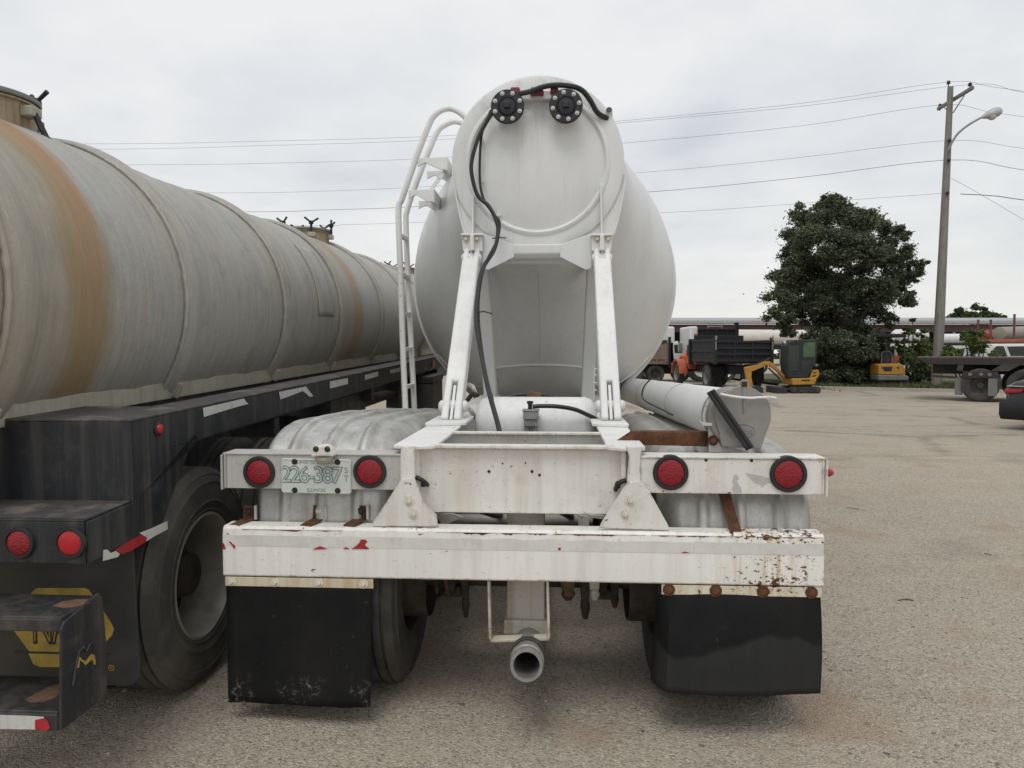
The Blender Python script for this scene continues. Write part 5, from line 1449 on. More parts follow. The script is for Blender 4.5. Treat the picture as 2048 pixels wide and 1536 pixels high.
for s_ in (-1, 1): g = G(); g.box(s_*.93-.02, s_*.93+.02, 3.2, 4.1, 1.35, 1.85); g.build('side_window', MAT['glass'], cb)
g = G(); g.prism([(-.80,.75),(.80,.75),(.74,1.35),(.5,1.5),(-.5,1.5),(-.74,1.35)], 'y', 4.36, 5.9); g.build('bonnet', MAT['orange'], t, bevel=.06)
for x in (-1.0, -1.12): g = G(); g.tube([(x, 3.2, 1.0), (x, 3.2, 2.1)], .06, 12); g.build('exhaust_stack', MAT['bedblack'], t, smooth=True)
g = G(); g.box(-1.32,-1.12,4.2,4.28,1.55,1.95); g.build('mirror', MAT['chrome'], t, bevel=.01)
# ---- taller dump truck behind it
d2 = BG('dump_truck', 'dump truck with a taller plain black bed and white cab, behind the orange one', 'truck', 1430, 37.5)
d2.rect('bed', 1393, 1474, 660, 702, MAT['bedblack'], 0, 3.5)
d2.rect('bed_rim', 1391, 1476, 657, 661, MAT['bedblack'], -.05, 3.5)
d2.rect('tailgate_post', 1469, 1476, 645, 700, MAT['bedblack'], -.15, .1)
for x in (1412, 1432, 1452): d2.rect('side_rib', x, x+3, 661, 700, MAT['bedblack'], -.06, -.001)
d2.rect('cab', 1377, 1393, 653, 724, MAT['whitepaint'], -.3, 2.0, bevel=.08)
d2.rect('cab_stripe', 1385, 1392, 668, 690, MAT['orange'], -.31, -.301, bevel=0)
d2.rod('rack_bar', [(1418,646,.2),(1447,646,.2)], .03, MAT['grey']); d2.rod('rack_bar', [(1418,653,.2),(1447,653,.2)], .03, MAT['grey'])
for x in (1418, 1446): d2.rod('rack_post', [(x,645,.2),(x,660,.2)], .03, MAT['grey'])
d2.rect('chassis', 1395, 1470, 704, 722, MAT['bedblack'], .4, 3)
for x in (1402, 1455): disc_wheel(d2, 'wheel', x, 742, .52, .2, .6)
# ---- white highway tractor
s2 = BG('highway_tractor', 'white highway tractor with tall roof fairing and two black exhaust stacks', 'truck', 1330, 39)
sl = s2.part('sleeper', [(1286,730),(1286,690),(1300,668),(1312,655),(1322,652.5),(1350,653),(1350,700),(1352,730)], MAT['whitepaint'], 0, 2.3, bevel=.10)
cb = s2.part('cab', [(1338,730),(1338,683),(1344,682),(1356,684),(1361,692),(1366,704),(1370,716),(1376,718),(1378,730)], MAT['whitepaint'], .0, 2.2, bevel=.08)
s2.part('side_window', [(1349,706),(1348,690),(1357,689),(1362,699),(1364,706)], MAT['glass'], -.01, .05, cb, .01)
s2.rect('mirror', 1354, 1362, 689, 693, MAT['chrome'], -.2, -.1, cb)
s2.rect('door_vent', 1347, 1351, 718, 725, MAT['bedblack'], -.008, .02, cb, 0)
for x in (1316, 1338): s2.rod('exhaust_stack', [(x,735,-.15),(x,674,-.15)], .075, MAT['bedblack'], n=12)
s2.rect('side_fairing', 1319, 1334, 680, 730, MAT['rimdark'], -.1, -.01)
s2.rect('chassis', 1300, 1375, 731, 748, MAT['bedblack'], .2, 2.0)
s2.rect('fuel_tank', 1300, 1325, 733, 750, MAT['galv'], -.05, .5, bevel=.1)
disc_wheel(s2, 'wheel', 1362, 744, .50, .0, .35); disc_wheel(s2, 'wheel', 1296, 744, .50, .0, .6)
# ---- rusty stake bed in front of it
r2 = BG('rusty_truck_bed', 'rusty flat truck body with stained panels behind the white tank', 'truck bed', 1295, 36)
bd = r2.part('side_board', [(1255,729),(1258,690),(1316,688),(1334,690),(1334,728)], MAT['rustbed'], 0, 2.2)
for x in (1262, 1288, 1312, 1329): r2.rect('stake', x, x+3, 687, 729, MAT['rustbed'], -.08, -.001, bd)
r2.rect('rub_rail', 1254, 1335, 715, 719, MAT['rustbed'], -.06, -.002, bd)
r2.rect('chassis', 1258, 1330, 730, 745, MAT['bedblack'], .3, 1.9)
for x in (1270, 1312): disc_wheel(r2, 'wheel', x, 748, .42, .1, .5, rimmat='rimdark')
# ---- white tank trailers further back
w2 = BG('tank_trailer', 'long creamy white tank trailer parked in front of the shed roof, left of the tree', 'trailer', 1550, 50)
a = w2.P(1472, 675, 1); b = w2.P(1655, 676, 1)
g = G(); g.lathe([(0,0),(.35,.05),(.5,.15),(.56,.35),(.56,5.7),(.5,5.95),(.35,6.05),(0,6.1)], a, (b-a), 32); w2o = g.build('tank', paint('cream_tank', (.68,.62,.56), .15, streak=.15, rough=.4), w2.o, smooth=True)
w2.rect('chassis', 1480, 1650, 692, 699, MAT['bedblack'], .5, 1.6)
for x in (1495, 1525, 1640): disc_wheel(w2, 'wheel', x, 733, .50, .4, .5)
for (x0, x1, y0, y1, d_, lbl) in ((1798, 1872, 658, 684, 52, 'white tank trailer seen through the bushes between tree and pole'), (1888, 1950, 667, 688, 52, 'white tank trailer just right of the wooden pole under the shed roof')):
    w3 = BG('tank_trailer', lbl, 'trailer', (x0+x1)/2, d_)
    a = w3.P(x0, (y0+y1)/2, 1); b = w3.P(x1, (y0+y1)/2, 1); r_ = (y1-y0)/2*d_/F; L_ = (b-a).length
    g = G(); g.lathe([(0,0),(r_*.7,.08),(r_,.3),(r_,L_-.3),(r_*.7,L_-.08),(0,L_)], a, b-a, 28); g.build('tank', MAT['whitepaint'], w3.o, smooth=True)
    w3.rect('skirt', x0+2, x1-2, y1+3, y1+10, MAT['whitepaint'], .6, 1.4); w3.rect('chassis', x0+3, x1-3, y1-1, y1+3, MAT['bedblack'], .7, 1.3)
    for x in (x0+12, x1-12): disc_wheel(w3, 'wheel', x, 731, .5, .5, .5)
# a red tank under the roof
w3 = BG('red_tank', 'red storage tank between the rust-red posts', 'tank', 1985, 50)
a = w3.P(1965, 672, 0); b = w3.P(2005, 672, 0); g = G(); g.lathe([(0,0),(.3,.1),(.42,.3),(.42,1.2),(.3,1.4),(0,1.45)], a, b-a, 24); g.build('tank', simple('red_tank_paint', (.30,.035,.03), .5), w3.o, smooth=True)
w3.rect('stand', 1968, 2002, 684, 737, MAT['bedblack'], -.2, .2)
# ---- brown-grey tank at the right edge
w3 = BG('storage_tank', 'large grey brown cylindrical tank above the white pickup at the right edge', 'tank', 2040, 46)
a = w3.P(1998, 668, 0); b = w3.P(2110, 664, 1.5); g = G(); g.lathe([(0,0),(.38,.0),(.43,.03),(.43,3.4),(0,3.4)], a, b-a, 36); g.build('tank', MAT['concretetank'], w3.o, smooth=True)
w3.rect('cradle', 2003, 2100, 680, 690, MAT['redpost'], -.3, .6); w3.rect('stand', 2010, 2100, 690, 738, MAT['bedblack'], -.1, .5)
# ---- red oxide posts
for k, (x, y0, lb_) in enumerate(((1955,640,'rust-red steel post nearest the wooden pole, in front of the shed'),(1980,640,'rust-red steel post, the middle one in front of the shed'),(2027,629,'tallest rust-red steel post, at the right in front of the tank'))):
    p = W(x, 700, 42); g = G(); h = W(x, y0, 42).z
    g.box(-.045,.045,-.045,.045,0,h); g.box(-.06,.06,-.06,.06,h,h+.02); o = g.build('steel_post', MAT['redpost'], None, bevel=.006); o.location = (p.x, 42, 0)
    tag(o, lb_, 'post', 'red steel posts')
# ---- white pickup behind the flatbed
p2 = BG('pickup_truck', 'white pickup with dark side window and an orange rack, behind the flatbed deck', 'pickup', 2015, 33)
bd = p2.part('body', [(1960,760),(1960,722),(1972,716),(2100,716),(2104,760)], MAT['whitepaint'], 0, 1.9, bevel=.08)
cb = p2.part('cab', [(1972,717),(1976,700),(1982,690),(1990,687.5),(2085,687),(2092,717)], MAT['whitepaint'], .1, 1.8, bevel=.10)
p2.part('side_window', [(1988,712),(1990,698),(1996,692),(2010,692),(2018,712)], MAT['glass'], .09, .12, cb, .01)
p2.part('side_window', [(2024,712),(2017,693),(2080,692),(2082,712)], MAT['glass'], .09, .12, cb, .01)
MAT['rackred'] = simple('dull_orange_rack', (.26,.075,.035), .7, 0, .3, 5)
p2.rod('rack_tube', [(1982,684,.3),(2100,681,.3)], .045, MAT['rackred']); p2.rod('rack_tube', [(1992,681,1.4),(2100,678,1.4)], .045, MAT['rackred'])
for x in (2000, 2050): p2.rod('rack_leg', [(x,690,.3),(x,681,.3)], .03, MAT['rackred'])
for x in (1985, 2085): disc_wheel(p2, 'wheel', x, 757, .38, -.02, .3)
# ---- flatbed trailer at the right, angled towards us
FB = Frame((13.0, 24.0, 0), (0, 0, R(-30)))
f2 = thing('flatbed_trailer', 'rusty black flatbed trailer with tandem wheels standing at the right', 'trailer', FB)
MAT['fbdark'] = paint('rusty_black_steel', (.035,.030,.032), .6, (.12,.075,.06), streak=.3, rough=.8)
MAT['deck'] = paint('worn_deck_planks', (.10,.088,.075), .6, (.16,.13,.11), streak=.3, rough=.95)
for k in range(12):
    g = G(); g.box(-.02 + .03*math.sin(k*2.3), 8, .02 + k*.2, .2 + k*.2, 1.345, 1.395); g.build('deck_plank', MAT['deck'], f2, bevel=.005)
for y in (0, 2.3):
    g = G(); g.prism([(.0,1.335),(.18,1.19),(8,1.13),(8,1.335)], 'x', 0, .1) if False else g.prism([(.0,1.335),(8,1.335),(8,1.12),(.5,1.16),(.12,1.24)], 'y', y, y + .12); g.build('side_beam', MAT['fbdark'], f2, bevel=.01)
for y in (.1, 1.9): g = G(); g.tube([(0, y, 1.26), (0, y + .4, 1.26)], .065, 14); g.build('tail_roller', MAT['rust'], f2, smooth=True)
g = G(); g.box(.4, 8, .6, .75, .85, 1.33); g.box(.4, 8, 1.6, 1.75, .85, 1.33); g.build('inner_frame', MAT['fbdark'], f2)
g = G(); g.box(1.22, 2.15, -.02, .10, .74, .95); lbx = g.build('lamp_beam', MAT['fbdark'], f2, bevel=.01)
for x in (1.42, 1.71, 1.93): g = G(); g.lathe([(.055,0),(.055,-.02),(.035,-.035),(0,-.035)], (x, -.021, .85), (0,1,0), 18); g.build('lamp', MAT['greyplate'], lbx, smooth=True)
g = G(); g.prism([(1.95,.96),(2.25,1.18),(2.75,1.18),(2.4,.96)], 'y', -.03, .4); g.build('fender_plate', MAT['rimdark'], f2, bevel=.01)
g = G(); g.prism([(1.05,.98),(1.10,1.15),(1.25,1.15),(1.22,.95)], 'y', .0, .4); g.build('bracket', MAT['rimdark'], f2, bevel=.01)
for x0, x1, y0 in ((1.02, 1.24, .12), (1.90, 2.14, -.05)): g = G(); g.box(x0, x1, y0, y0 + .012, .20, .74); g.build('mud_flap', MAT['greyplate'], f2)
g = G(); g.tube([(.42, .3, .78), (1.05, .3, .74)], .035, 8); g.build('tie_bar', MAT['rust'], f2, smooth=True)
class _B: pass
for x in (1.70, 2.88, 4.06):
    for y in (.04, .37, 1.7, 2.03):
        bgw = _B(); bgw.o = f2; bgw.P = lambda px, py, y0, c=Vector((x, y, .52)): c
        disc_wheel(bgw, 'wheel', 0, 0, .52, 0, .27, rimmat='tyre')
# ---- black car at the right edge, tail towards us
CB = Frame((10.42, 14.44, 0), (0, 0, R(-58)))
c2 = thing('black_car', 'shiny black car cut off by the right edge, only its tail in view', 'car', CB)
def sweep(g, prof, hw, taper=.86):        # side profile (y, z) swept across the width with rounded sides
    rings_ = []
    for fx, k in ((-1, .90), (-.96, .965), (-.86, 1), (0, 1.012), (.86, 1), (.96, .965), (1, .90)):
        cyy = sum(p[0] for p in prof)/len(prof); czz = .55
        rings_.append([(fx*hw*(1 if p[1] < .85 else taper + (1-taper)*(1.0 if p[1] < .9 else 0)), cyy + (p[0]-cyy)*k, czz + (p[1]-czz)*(k if p[1] > czz else 1)) for p in prof])
    g.rings(rings_); n = len(prof)
    g.f.append(tuple(range(n))); b_ = len(g.v) - n; g.f.append(tuple(range(b_, b_ + n)))
    return g
g = G(); sweep(g, [(.05,.22),(.0,.45),(.06,.62),(.02,.86),(.10,.96),(.55,1.02),(1.15,1.38),(2.4,1.44),(3.3,1.0),(4.3,.88),(4.5,.6),(4.45,.22)], .90); bdy = g.build('body', MAT['carblack'], c2, smooth=True, ang=50)
g = G(); sweep(g, [(.02,.20),(-.07,.30),(-.07,.52),(.0,.60),(.3,.60),(.3,.20)], .92); g.build('bumper', MAT['bedblack'], c2, smooth=True, ang=45)
for s_ in (-1, 1): g = G(); g.prism([(s_*.86,.72),(s_*.86,.81),(s_*.50,.82),(s_*.55,.75)], 'y', .0, .25); g.build('tail_lamp', MAT['lens_flat'], c2, bevel=.02)
g = G(); g.box(-.80, .80, -.008, .03, .865, .885); g.build('chrome_trim', MAT['chrome'], c2, bevel=.004)
g = G(); g.prism([(-.6,1.08),(.6,1.08),(.52,1.33),(-.52,1.33)], 'y', .62, 1.2); g.build('rear_window', MAT['glass'], c2)
for s_ in (-1, 1): g = G(); g.prism([(1.0,1.06),(1.3,1.32),(2.35,1.37),(2.95,1.06)], 'x', s_*.765, s_*.785); g.build('side_window', MAT['glass'], c2)
for x in (-.80, .60):
    for y in (.95, 3.6):
        g = G(); g.lathe([(.2,0),(.31,.01),(.32,.05),(.32,.17),(.31,.21),(.2,.22)], (x, y, .32), (1,0,0), 28); w_ = g.build('wheel', MAT['tyre'], c2, smooth=True)
        g = G(); g.lathe([(.21,.0),(.19,.02),(.05,.04),(0,.04)], (x, y, .32), (1,0,0), 24); g.lathe([(.21,.22),(.19,.2),(.05,.18),(0,.18)], (x, y, .32), (1,0,0), 24); g.build('rim', MAT['chrome'], w_, smooth=True)

# ---- long open shed
sh = thing('open_shed', 'long open shed with grey metal roof across the far side of the yard', 'building', None, (38, 78, 0))
def zat(py, d): return W(1024, py, d).z
z1, z0 = zat(641, 78), zat(648.5, 78)
g = G()
n = 300
pv = []
for k in range(n+1):
    x = -48 + 90*k/n; pv += [(x, .04*(k % 2), z0 + .1), (x, .04*(k % 2), z1)]
g.add(pv, [(2*k, 2*k+2, 2*k+3, 2*k+1) for k in range(n)])
fs = g.build('fascia', MAT['roofmetal'], sh)
g = G(); g.prism([(.1, z1-.02), (14, z1+.9), (14, z1+.75), (.1, z0)], 'x', -48, 42); g.build('roof', MAT['roofmetal'], sh)
g = G(); g.box(-48, 42, .3, .6, z0-.8, z0-.02); g.build('eaves_beam', simple('dark_red_beam', (.06,.03,.03), .8), sh)  # beam made deeper; its dark face also stands in for the roof's shaded underside
for k in range(15): 
    g = G(); g.box(-46 + k*6, -45.75 + k*6, .35, .6, 0, z0-.81); g.build('column', MAT['grey'], sh)
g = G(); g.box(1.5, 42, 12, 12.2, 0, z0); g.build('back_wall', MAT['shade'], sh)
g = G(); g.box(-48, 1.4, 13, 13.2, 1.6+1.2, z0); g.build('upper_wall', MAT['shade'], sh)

# ---- pole with street lamp
pd = 31.2
pb = W(1873, 772, 31.2); pt = W(1901, 174, 31.2)
po = thing('utility_pole', 'tall weathered wooden utility pole with a short crossarm', 'utility pole', None, (pb.x, pd, .1))
def pp(v): return Vector((v.x - pb.x, v.y - pd, v.z - .1))
g = G(); g.tube([pp(Vector((pb.x, pd, .05)).lerp(pt, k/12)) for k in range(13)], [.215 - .105*k/12 for k in range(13)], 18); g.build('shaft', MAT['wood'], po, smooth=True)
ca, cb_ = W(1946, 175, 30.0), W(1876, 218, 32.5)
g = G(); g.beam(pp(ca) + Vector((.0,0,0)), pp(cb_), .11, .13); arm = g.build('crossarm', MAT['wood'], po, bevel=.01)
for a_, b_ in (((1929,190,30.4),(1906,226,31.2)), ((1884,212,32.2),(1897,222,31.4))): g = G(); g.beam(pp(W(*a_)), pp(W(*b_)), .04, .02); g.build('arm_brace', MAT['grey'], po)
INS = [(1897,165,31.2), (1940,169,30.2), (1880,211,32.4)]
for x, y, d in INS:
    p = pp(W(x, y, d)); g = G(); g.lathe([(.02,-.22),(.02,-.05),(.085,-.05),(.05,.0),(.08,.02),(.04,.07),(0,.08)], p, (0,0,1), 14); g.build('insulator', MAT['track'], po, smooth=True)
for x, y in ((1899,281),(1898,320),(1895,386)): 
    p = pp(W(x, y, 31.0)); g = G(); g.lathe([(.05,-.06),(.07,0),(.05,.06),(0,.06)], p, (0,0,1), 10); g.build('wire_clamp', MAT['track'], po, smooth=True)
sl = thing('street_lamp', 'grey street lamp on a curved arm fixed to the wooden pole', 'street lamp', None, tuple(W(1897, 300, 31.0)))
def lp(x, y, d): 
    p = W(x, y, d) - W(1897, 300, 31.0); return p
g = G(); g.tube(smooth_path([lp(1897,300,31.0), lp(1905,283,30.9), lp(1917,266,30.8), lp(1938,249,30.7), lp(1964,234,30.6)]), .045, 10); g.build('arm', MAT['grey'], sl.__class__ and sl, smooth=True)
a, b = lp(1960,236,30.6), lp(1999,222,30.5)
g = G(); ax = (b-a)
g.lathe([(.03,0),(.06,.08),(.13,.25),(.19,.45),(.20,.62),(.15,.78),(.05,.86),(0,.87)], a, ax, 20); hd = g.build('lamp_head', MAT['alu_lamp'], sl, smooth=True)
g = G(); c = a.lerp(b, .62) - Vector((0,0,.12)); g.lathe([(.17,.03),(.16,-.04),(.10,-.11),(0,-.14)], c, (0,0,1), 18); g.build('lamp_bowl', simple('clouded_lamp_bowl', (.52,.53,.52), .3), hd, smooth=True)
# ---- overhead wires (each hangs in its own sag)
wires = [
    ('uppermost thin wire on the pole top, the left of the top pair', [(130,288),(500,283),(920,270),(1240,242),(1600,207),(1897,164),(2000,176),(2300,212)], 0),
    ('thin wire just below the uppermost, carried by the near arm end', [(130,299),(500,292),(920,277),(1240,246),(1600,213),(1940,169),(2048,185),(2300,222)], 0),
    ('thin wire from the far end of the crossarm', [(200,330),(560,326),(890,315),(1250,286),(1600,252),(1880,210),(2000,227),(2300,262)], 0),
    ('thin wire at the level of the lamp arm, third level down', [(370,386),(620,383),(880,372),(1285,345),(1600,315),(1899,281),(2048,297),(2300,325)], 0),
    ('thicker wire below the lamp arm, darker than its neighbours', [(430,424),(640,420),(860,412),(1310,383),(1600,355),(1898,320),(2048,340),(2300,372)], 1),
    ('lowest thin wire, crossing behind the tree top', [(520,452),(700,449),(860,444),(1335,425),(1600,407),(1895,386)], 0),
    ('short heavy cable that starts right of the pole and runs off right', [(1921,388),(1990,392),(2048,400),(2300,432)], 2),
    ('straight guy wire slanting down to the right from the pole', [(1902,356),(1960,388),(2048,440),(2200,530)], 0)]
for lb_, pts, kd in wires:
    if pts[0][0] < 900: pts = [(pts[0][0] - 1100, pts[0][1] + 2)] + pts
    if pts[-1][0] > 2250: pts = pts + [(3000, pts[-1][1] + 40)]
    P = [W(x, y, 31.0 + (abs(1897 - x))*.0035) for x, y in pts]
    g = G(); g.tube(smooth_path(P, 6), (.0065, .010, .017)[kd], 5)
    nm = 'guy_wire' if 'guy' in lb_ else 'overhead_wire'
    tag(g.build(nm, MAT['wire'], None), lb_, 'wire', 'overhead wires')

# ---- foliage
def leafmat(name, c0, c1, tr=.25):
    m = M(name)
    gi = m.t.nodes.new('ShaderNodeNewGeometry')
    k = m.math('ADD', m.math('MULTIPLY', gi.outputs['Random Per Island'], .65), m.math('MULTIPLY', m.noise(1.1, 3), .5))
    c = m.ramp(k, [(.2, c0), (.85, c1)])
    m.set(c, .62)
    tl = m.t.nodes.new('ShaderNodeBsdfTranslucent'); m.link(c, tl.inputs['Color'])
    ms = m.t.nodes.new('ShaderNodeMixShader'); ms.inputs[0].default_value = tr
    m.t.links.new(m.b.outputs[0], ms.inputs[1]); m.t.links.new(tl.outputs[0], ms.inputs[2]); m.t.links.new(ms.outputs[0], m.out.inputs[0])
    return m.m
MAT['leaf_dark'] = leafmat('dark_oak_leaves', (.034,.050,.030), (.135,.155,.082))
MAT['leaf_light'] = leafmat('fresh_green_leaves', (.06,.095,.022), (.16,.20,.055), .35)
MAT['leaf_mid'] = leafmat('mid_green_leaves', (.030,.050,.020), (.085,.12,.045))
MAT['bark'] = paint('dark_bark', (.055,.045,.037), .5, (.03,.025,.02), streak=.4, rough=1)
rnd = random.Random(5)
def leaves(clumps, size, dens, sub=9):
    g = G(); V = g.v; Fc = g.f
    for (c, r) in clumps:
        n = int(dens * r * r)
        subs = []
        for _ in range(max(sub, int(sub * r))):
            v = Vector((rnd.gauss(0,1), rnd.gauss(0,1), rnd.gauss(0,1))).normalized() * r * (rnd.random() ** .45)
            subs.append((c + Vector((v.x, v.y, v.z*.85)), r * rnd.uniform(.16, .36)))
        for _ in range(n):
            sc, sr = rnd.choice(subs)
            p = sc + Vector((rnd.gauss(0,1), rnd.gauss(0,1), rnd.gauss(0,1)*.7)) * sr * (.60 if rnd.random() < .94 else 1.1)
            s_ = size * rnd.uniform(.6, 1.35)
            a = Vector((rnd.gauss(0,1), rnd.gauss(0,1), rnd.gauss(0,.6))).normalized()
            b = a.cross(Vector((rnd.gauss(0,1), rnd.gauss(0,1), rnd.gauss(0,1)))).normalized()
            k = len(V)
            V.append(tuple(p - a*s_*.5)); V.append(tuple(p + b*s_*.26)); V.append(tuple(p + a*s_*.5)); V.append(tuple(p - b*s_*.26))
            Fc.append((k, k+1, k+2, k+3))
    return g
def raw(g, name, mat, parent):
    me = bpy.data.meshes.new(name); me.from_pydata(g.v, [], g.f); me.update(); me.materials.append(mat)
    o = bpy.data.objects.new(name, me); col.objects.link(o); o.parent = parent; return o
TD = 33.5
def px_clumps(lst, d, spread, base):
    out = []
    for x, y, r in lst:
        dd = rnd.uniform(-spread, spread)
        p = W(x, y, d + dd); out.append((p - Vector(base), r * d / F))
    return out
tb_ = W(1690, 770, TD); base = (tb_.x, TD, .1)
tr = thing('oak_tree', 'large dark green broadleaf tree standing left of the wooden pole', 'tree', None, base)
cl = [(1590,528,28),(1604,472,32),(1622,522,34),(1585,575,30),(1680,715,34),(1655,695,30),(1722,702,28),(1700,735,30),(1665,430,34),(1672,403,20),(1650,424,24),(1560,632,26),(1574,664,16),(1836,530,13),(1815,522,20),(1665,418,30),(1660,400,16),(1625,450,40),(1600,432,22),(1598,412,9),(1695,440,40),(1735,440,34),(1765,450,32),(1790,470,24),(1590,490,36),(1640,500,52),(1700,510,56),(1755,505,44),(1798,508,28),(1572,545,32),
      (1615,560,48),(1680,580,58),(1740,572,52),(1795,560,36),(1826,550,20),(1850,526,8),(1562,600,30),(1598,620,38),(1650,640,44),(1710,640,46),(1760,605,38),(1808,595,24),(1828,605,9),(1578,652,20),(1630,680,30),(1690,692,36),(1735,668,30),(1775,640,20),(1585,668,9),
      (1720,470,40),(1640,450,36),(1655,600,44),(1700,610,44),(1615,600,36)]
raw(leaves(px_clumps(cl, TD, 2.0, base), .13, 6000, 13), 'crown', MAT['leaf_dark'], tr)['kind'] = 'stuff'
g = G(); g.tube(smooth_path([(0,0,-.1), (-.15,.0,1.4), (-.1,.1,3.0), (.1,0,4.6), (0,0,6.6)], 4), [.30,.29,.28,.27,.26,.25,.25,.24,.22,.20,.18,.16,.14,.12,.10,.07,.05], 12)
rn2 = random.Random(3)
for k in range(14):
    z = 1.6 + k*.33; a = k*2.4; L_ = rn2.uniform(1.5, 2.9)*(1 - (z-1.6)/9)
    p0 = Vector((0,0,z)); p1 = p0 + Vector((math.cos(a)*L_*.5, math.sin(a)*L_*.5, .45)); p2 = p0 + Vector((math.cos(a)*L_, math.sin(a)*L_, 1.1))
    g.tube(smooth_path([p0, p1, p2], 4), [.10,.095,.085,.075,.065,.055,.045,.035,.02], 7)
g.build('trunk', MAT['bark'], tr, smooth=True)
def bush(label, lst, d, mat, size=.13, dens=900, spread=.7, name='shrub', group=None, z=.1):
    x = sum(l[0] for l in lst)/len(lst); b = W(x, 760, d); base = (b.x, d, z)
    o = thing(name, label, 'shrub', None, base, (0,0,0), group)
    cls = px_clumps(lst, d, spread, base)
    raw(leaves(cls, size, dens*5, 12), 'foliage', mat, o)['kind'] = 'stuff'
    g = G()
    for c, r in cls: g.tube([(c.x*.2, c.y*.2, -.05), (c.x*.7, c.y*.7, max(.05, c.z*.6)), tuple(c)], [.04,.03,.012], 6)
    g.build('stem', MAT['bark'], o)
    return o
bush('dense dark shrub under the big tree, behind the cab excavator', [(1640,700,32),(1665,725,36),(1650,755,30),(1690,750,30),(1695,715,34),(1640,735,25),(1720,760,22)], 32.8, MAT['leaf_dark'], .16, 1300)
bush('dark shrub filling the gap beside the canopy excavator', [(1730,720,28),(1735,745,26),(1760,700,22),(1745,765,18),(1770,680,14),(1725,700,20)], 33.2, MAT['leaf_dark'], .16, 1300)
bush('loose light green sapling thicket left of the wooden pole', [(1815,660,14),(1835,690,22),(1818,715,20),(1850,715,20),(1800,690,14),(1843,665,12),(1825,640,6),(1862,690,10),(1835,735,16)], 33.6, MAT['leaf_light'], .16, 620)
bush('dark bramble at the foot of the wooden pole', [(1825,750,18),(1845,755,16),(1860,745,16),(1815,765,12)], 33.0, MAT['leaf_mid'], .14, 1000)
bush('bright green spreading shrub behind the flatbed deck', [(1945,680,16),(1930,670,10),(1962,668,10),(1950,700,18),(1940,662,6),(1970,690,10)], 31, MAT['leaf_light'], .14, 800)
bush('low light green weeds just right of the wooden pole', [(1900,695,12),(1915,705,14),(1890,710,10),(1985,710,10),(2005,715,8)], 29.5, MAT['leaf_light'], .13, 700)
def far_tree(label, lst, d, mat, dens=900):
    x = sum(l[0] for l in lst)/len(lst); b = W(x, 700, d); base = (b.x, d, 0)
    o = thing('far_tree', label, 'tree', None, base)
    cls = px_clumps(lst, d, 2.5, base); raw(leaves(cls, .55, dens, 6), 'crown', mat, o)['kind'] = 'stuff'
    g = G(); g.tube([(0,0,0), (0,0,cls[0][0].z)], [.35,.15], 8); g.build('trunk', MAT['bark'], o)
far_tree('distant rounded green tree above the shed roof at the right', [(1950,628,18),(1925,632,18),(1980,630,18),(1905,636,12),(1998,636,10),(1950,645,22),(1965,618,8)], 120, MAT['leaf_mid'])
far_tree('distant trees glimpsed between the white tractor and the dump truck', [(1358,672,9),(1370,670,9),(1348,676,9),(1362,682,12)], 110, MAT['leaf_mid'])
# low hedge line closing the far edge of the yard
g = G(); P = []
cls = [(Vector((x, 150 + rnd.uniform(-4,4), rnd.uniform(.3,1.6))), rnd.uniform(1.5,3.0)) for x in range(-190, 200, 4)]
hl = raw(leaves(cls, 1.1, 30, 3), 'far_hedge', MAT['leaf_mid'], None); tag(hl, 'far line of trees along the edge of the yard', 'hedge', kind='stuff')
# verge grass
g = G(); rg_ = random.Random(9)
from mathutils.geometry import intersect_point_line
for k in range(9000):
    x = rg_.uniform(12, 24); t_ = rg_.random()
    for (a, b) in zip(K2[:-1], K2[1:]):
        if a[0] <= x <= b[0]: yk = a[1] + (b[1]-a[1])*(x-a[0])/(b[0]-a[0])
    y = yk + .05 + 5.5*t_**1.5
    h = rg_.uniform(.05, .20)*(1 + .8*mnoise.noise((x*.8, y*.8, 1))); a = rg_.uniform(0, PI)
    dx, dy = math.cos(a)*.025, math.sin(a)*.025; lx, ly = rg_.gauss(0,.05), rg_.gauss(0,.05)
    g.add([(x-dx,y-dy,.10),(x+dx,y+dy,.10),(x+lx,y+ly,.10+h)], [(0,1,2)])
o = raw(g, 'grass', leafmat('verge_grass', (.05,.065,.02), (.15,.15,.055)), None); tag(o, 'rough grass on the verge behind the kerb', 'grass', kind='stuff')

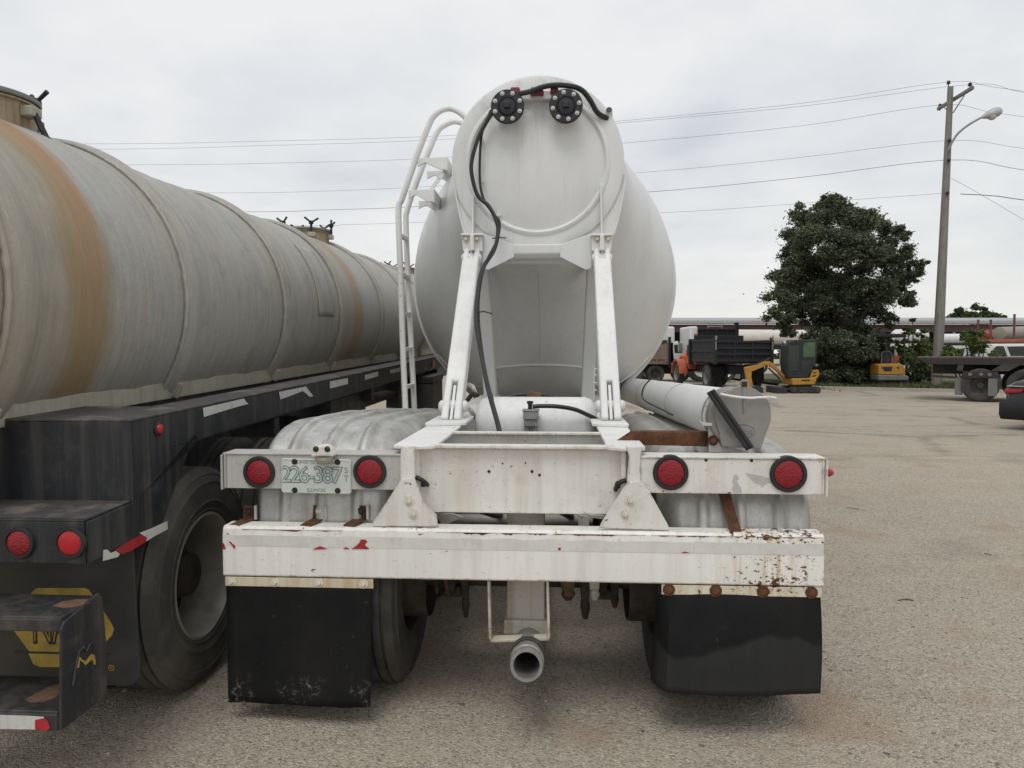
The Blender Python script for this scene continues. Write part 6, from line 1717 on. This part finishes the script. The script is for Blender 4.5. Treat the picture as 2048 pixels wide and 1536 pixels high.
# ------------------------------------------------------------------ loose stones and twigs on the yard
rs = random.Random(21)
MAT['stone'] = leafmat('loose_stone', (.10,.088,.072), (.46,.42,.36), 0.0)
g = G()
for k in range(16000):
    y = 2.0 + 10 * rs.random() ** 1.7; x = rs.uniform(-.75, .75) * y + (.02 if y < 3 else 0)
    if abs(x) > 7: continue
    r = .0022 + .0065 * rs.random() ** 4 + (.006 * rs.random() if rs.random() < .02 else 0)
    a = rs.random()*6.3; e1 = (math.cos(a), math.sin(a)); k1, k2, k3 = rs.uniform(.7,1.4), rs.uniform(.6,1.1), rs.uniform(.5,.9)
    pts = [(x + e1[0]*r*k1, y + e1[1]*r*k1, r*.2), (x - e1[1]*r*k2, y + e1[0]*r*k2, r*.15), (x - e1[0]*r*k1*.9, y - e1[1]*r*k1*.9, r*.2), (x + e1[1]*r*k2, y - e1[0]*r*k2, r*.15), (x + rs.gauss(0,.2)*r, y + rs.gauss(0,.2)*r, r*k3*1.3)]
    g.add(pts, [(0,1,4),(1,2,4),(2,3,4),(3,0,4)])
o = raw(g, 'gravel', MAT['stone'], None); tag(o, 'fine loose gravel scattered over the yard', 'gravel', kind='stuff')
for k, (px, py, L_, a, lb_) in enumerate(((1705,1018,.16,.9,'thin twig lying on the asphalt right of the light bar'), (1812,1202,.10,.1,'short forked twig lying on the asphalt right of the rusty bumper end'), (1975,1110,.07,1.2,'small twig near the right edge of the yard'))):
    v = ray(px, py); p = _c + v * (CAMH / -v.z)
    g = G(); d = Vector((math.cos(a), -math.sin(a)*.6, 0)); n = Vector((-d.y, d.x, 0))
    g.tube(smooth_path([-d*L_/2 + Vector((0,0,.004)), n*.01 + Vector((0,0,.008)), d*L_/2 + n*.006 + Vector((0,0,.004))]), .003, 5)
    if k == 1: g.tube([n*.01 + Vector((0,0,.007)), d*.03 + n*.035 + Vector((0,0,.006))], [.0028,.0015], 5)
    o = g.build('twig', MAT['bark'], None); o.location = (p.x, p.y, 0); tag(o, lb_, 'twig', 'fallen twigs')
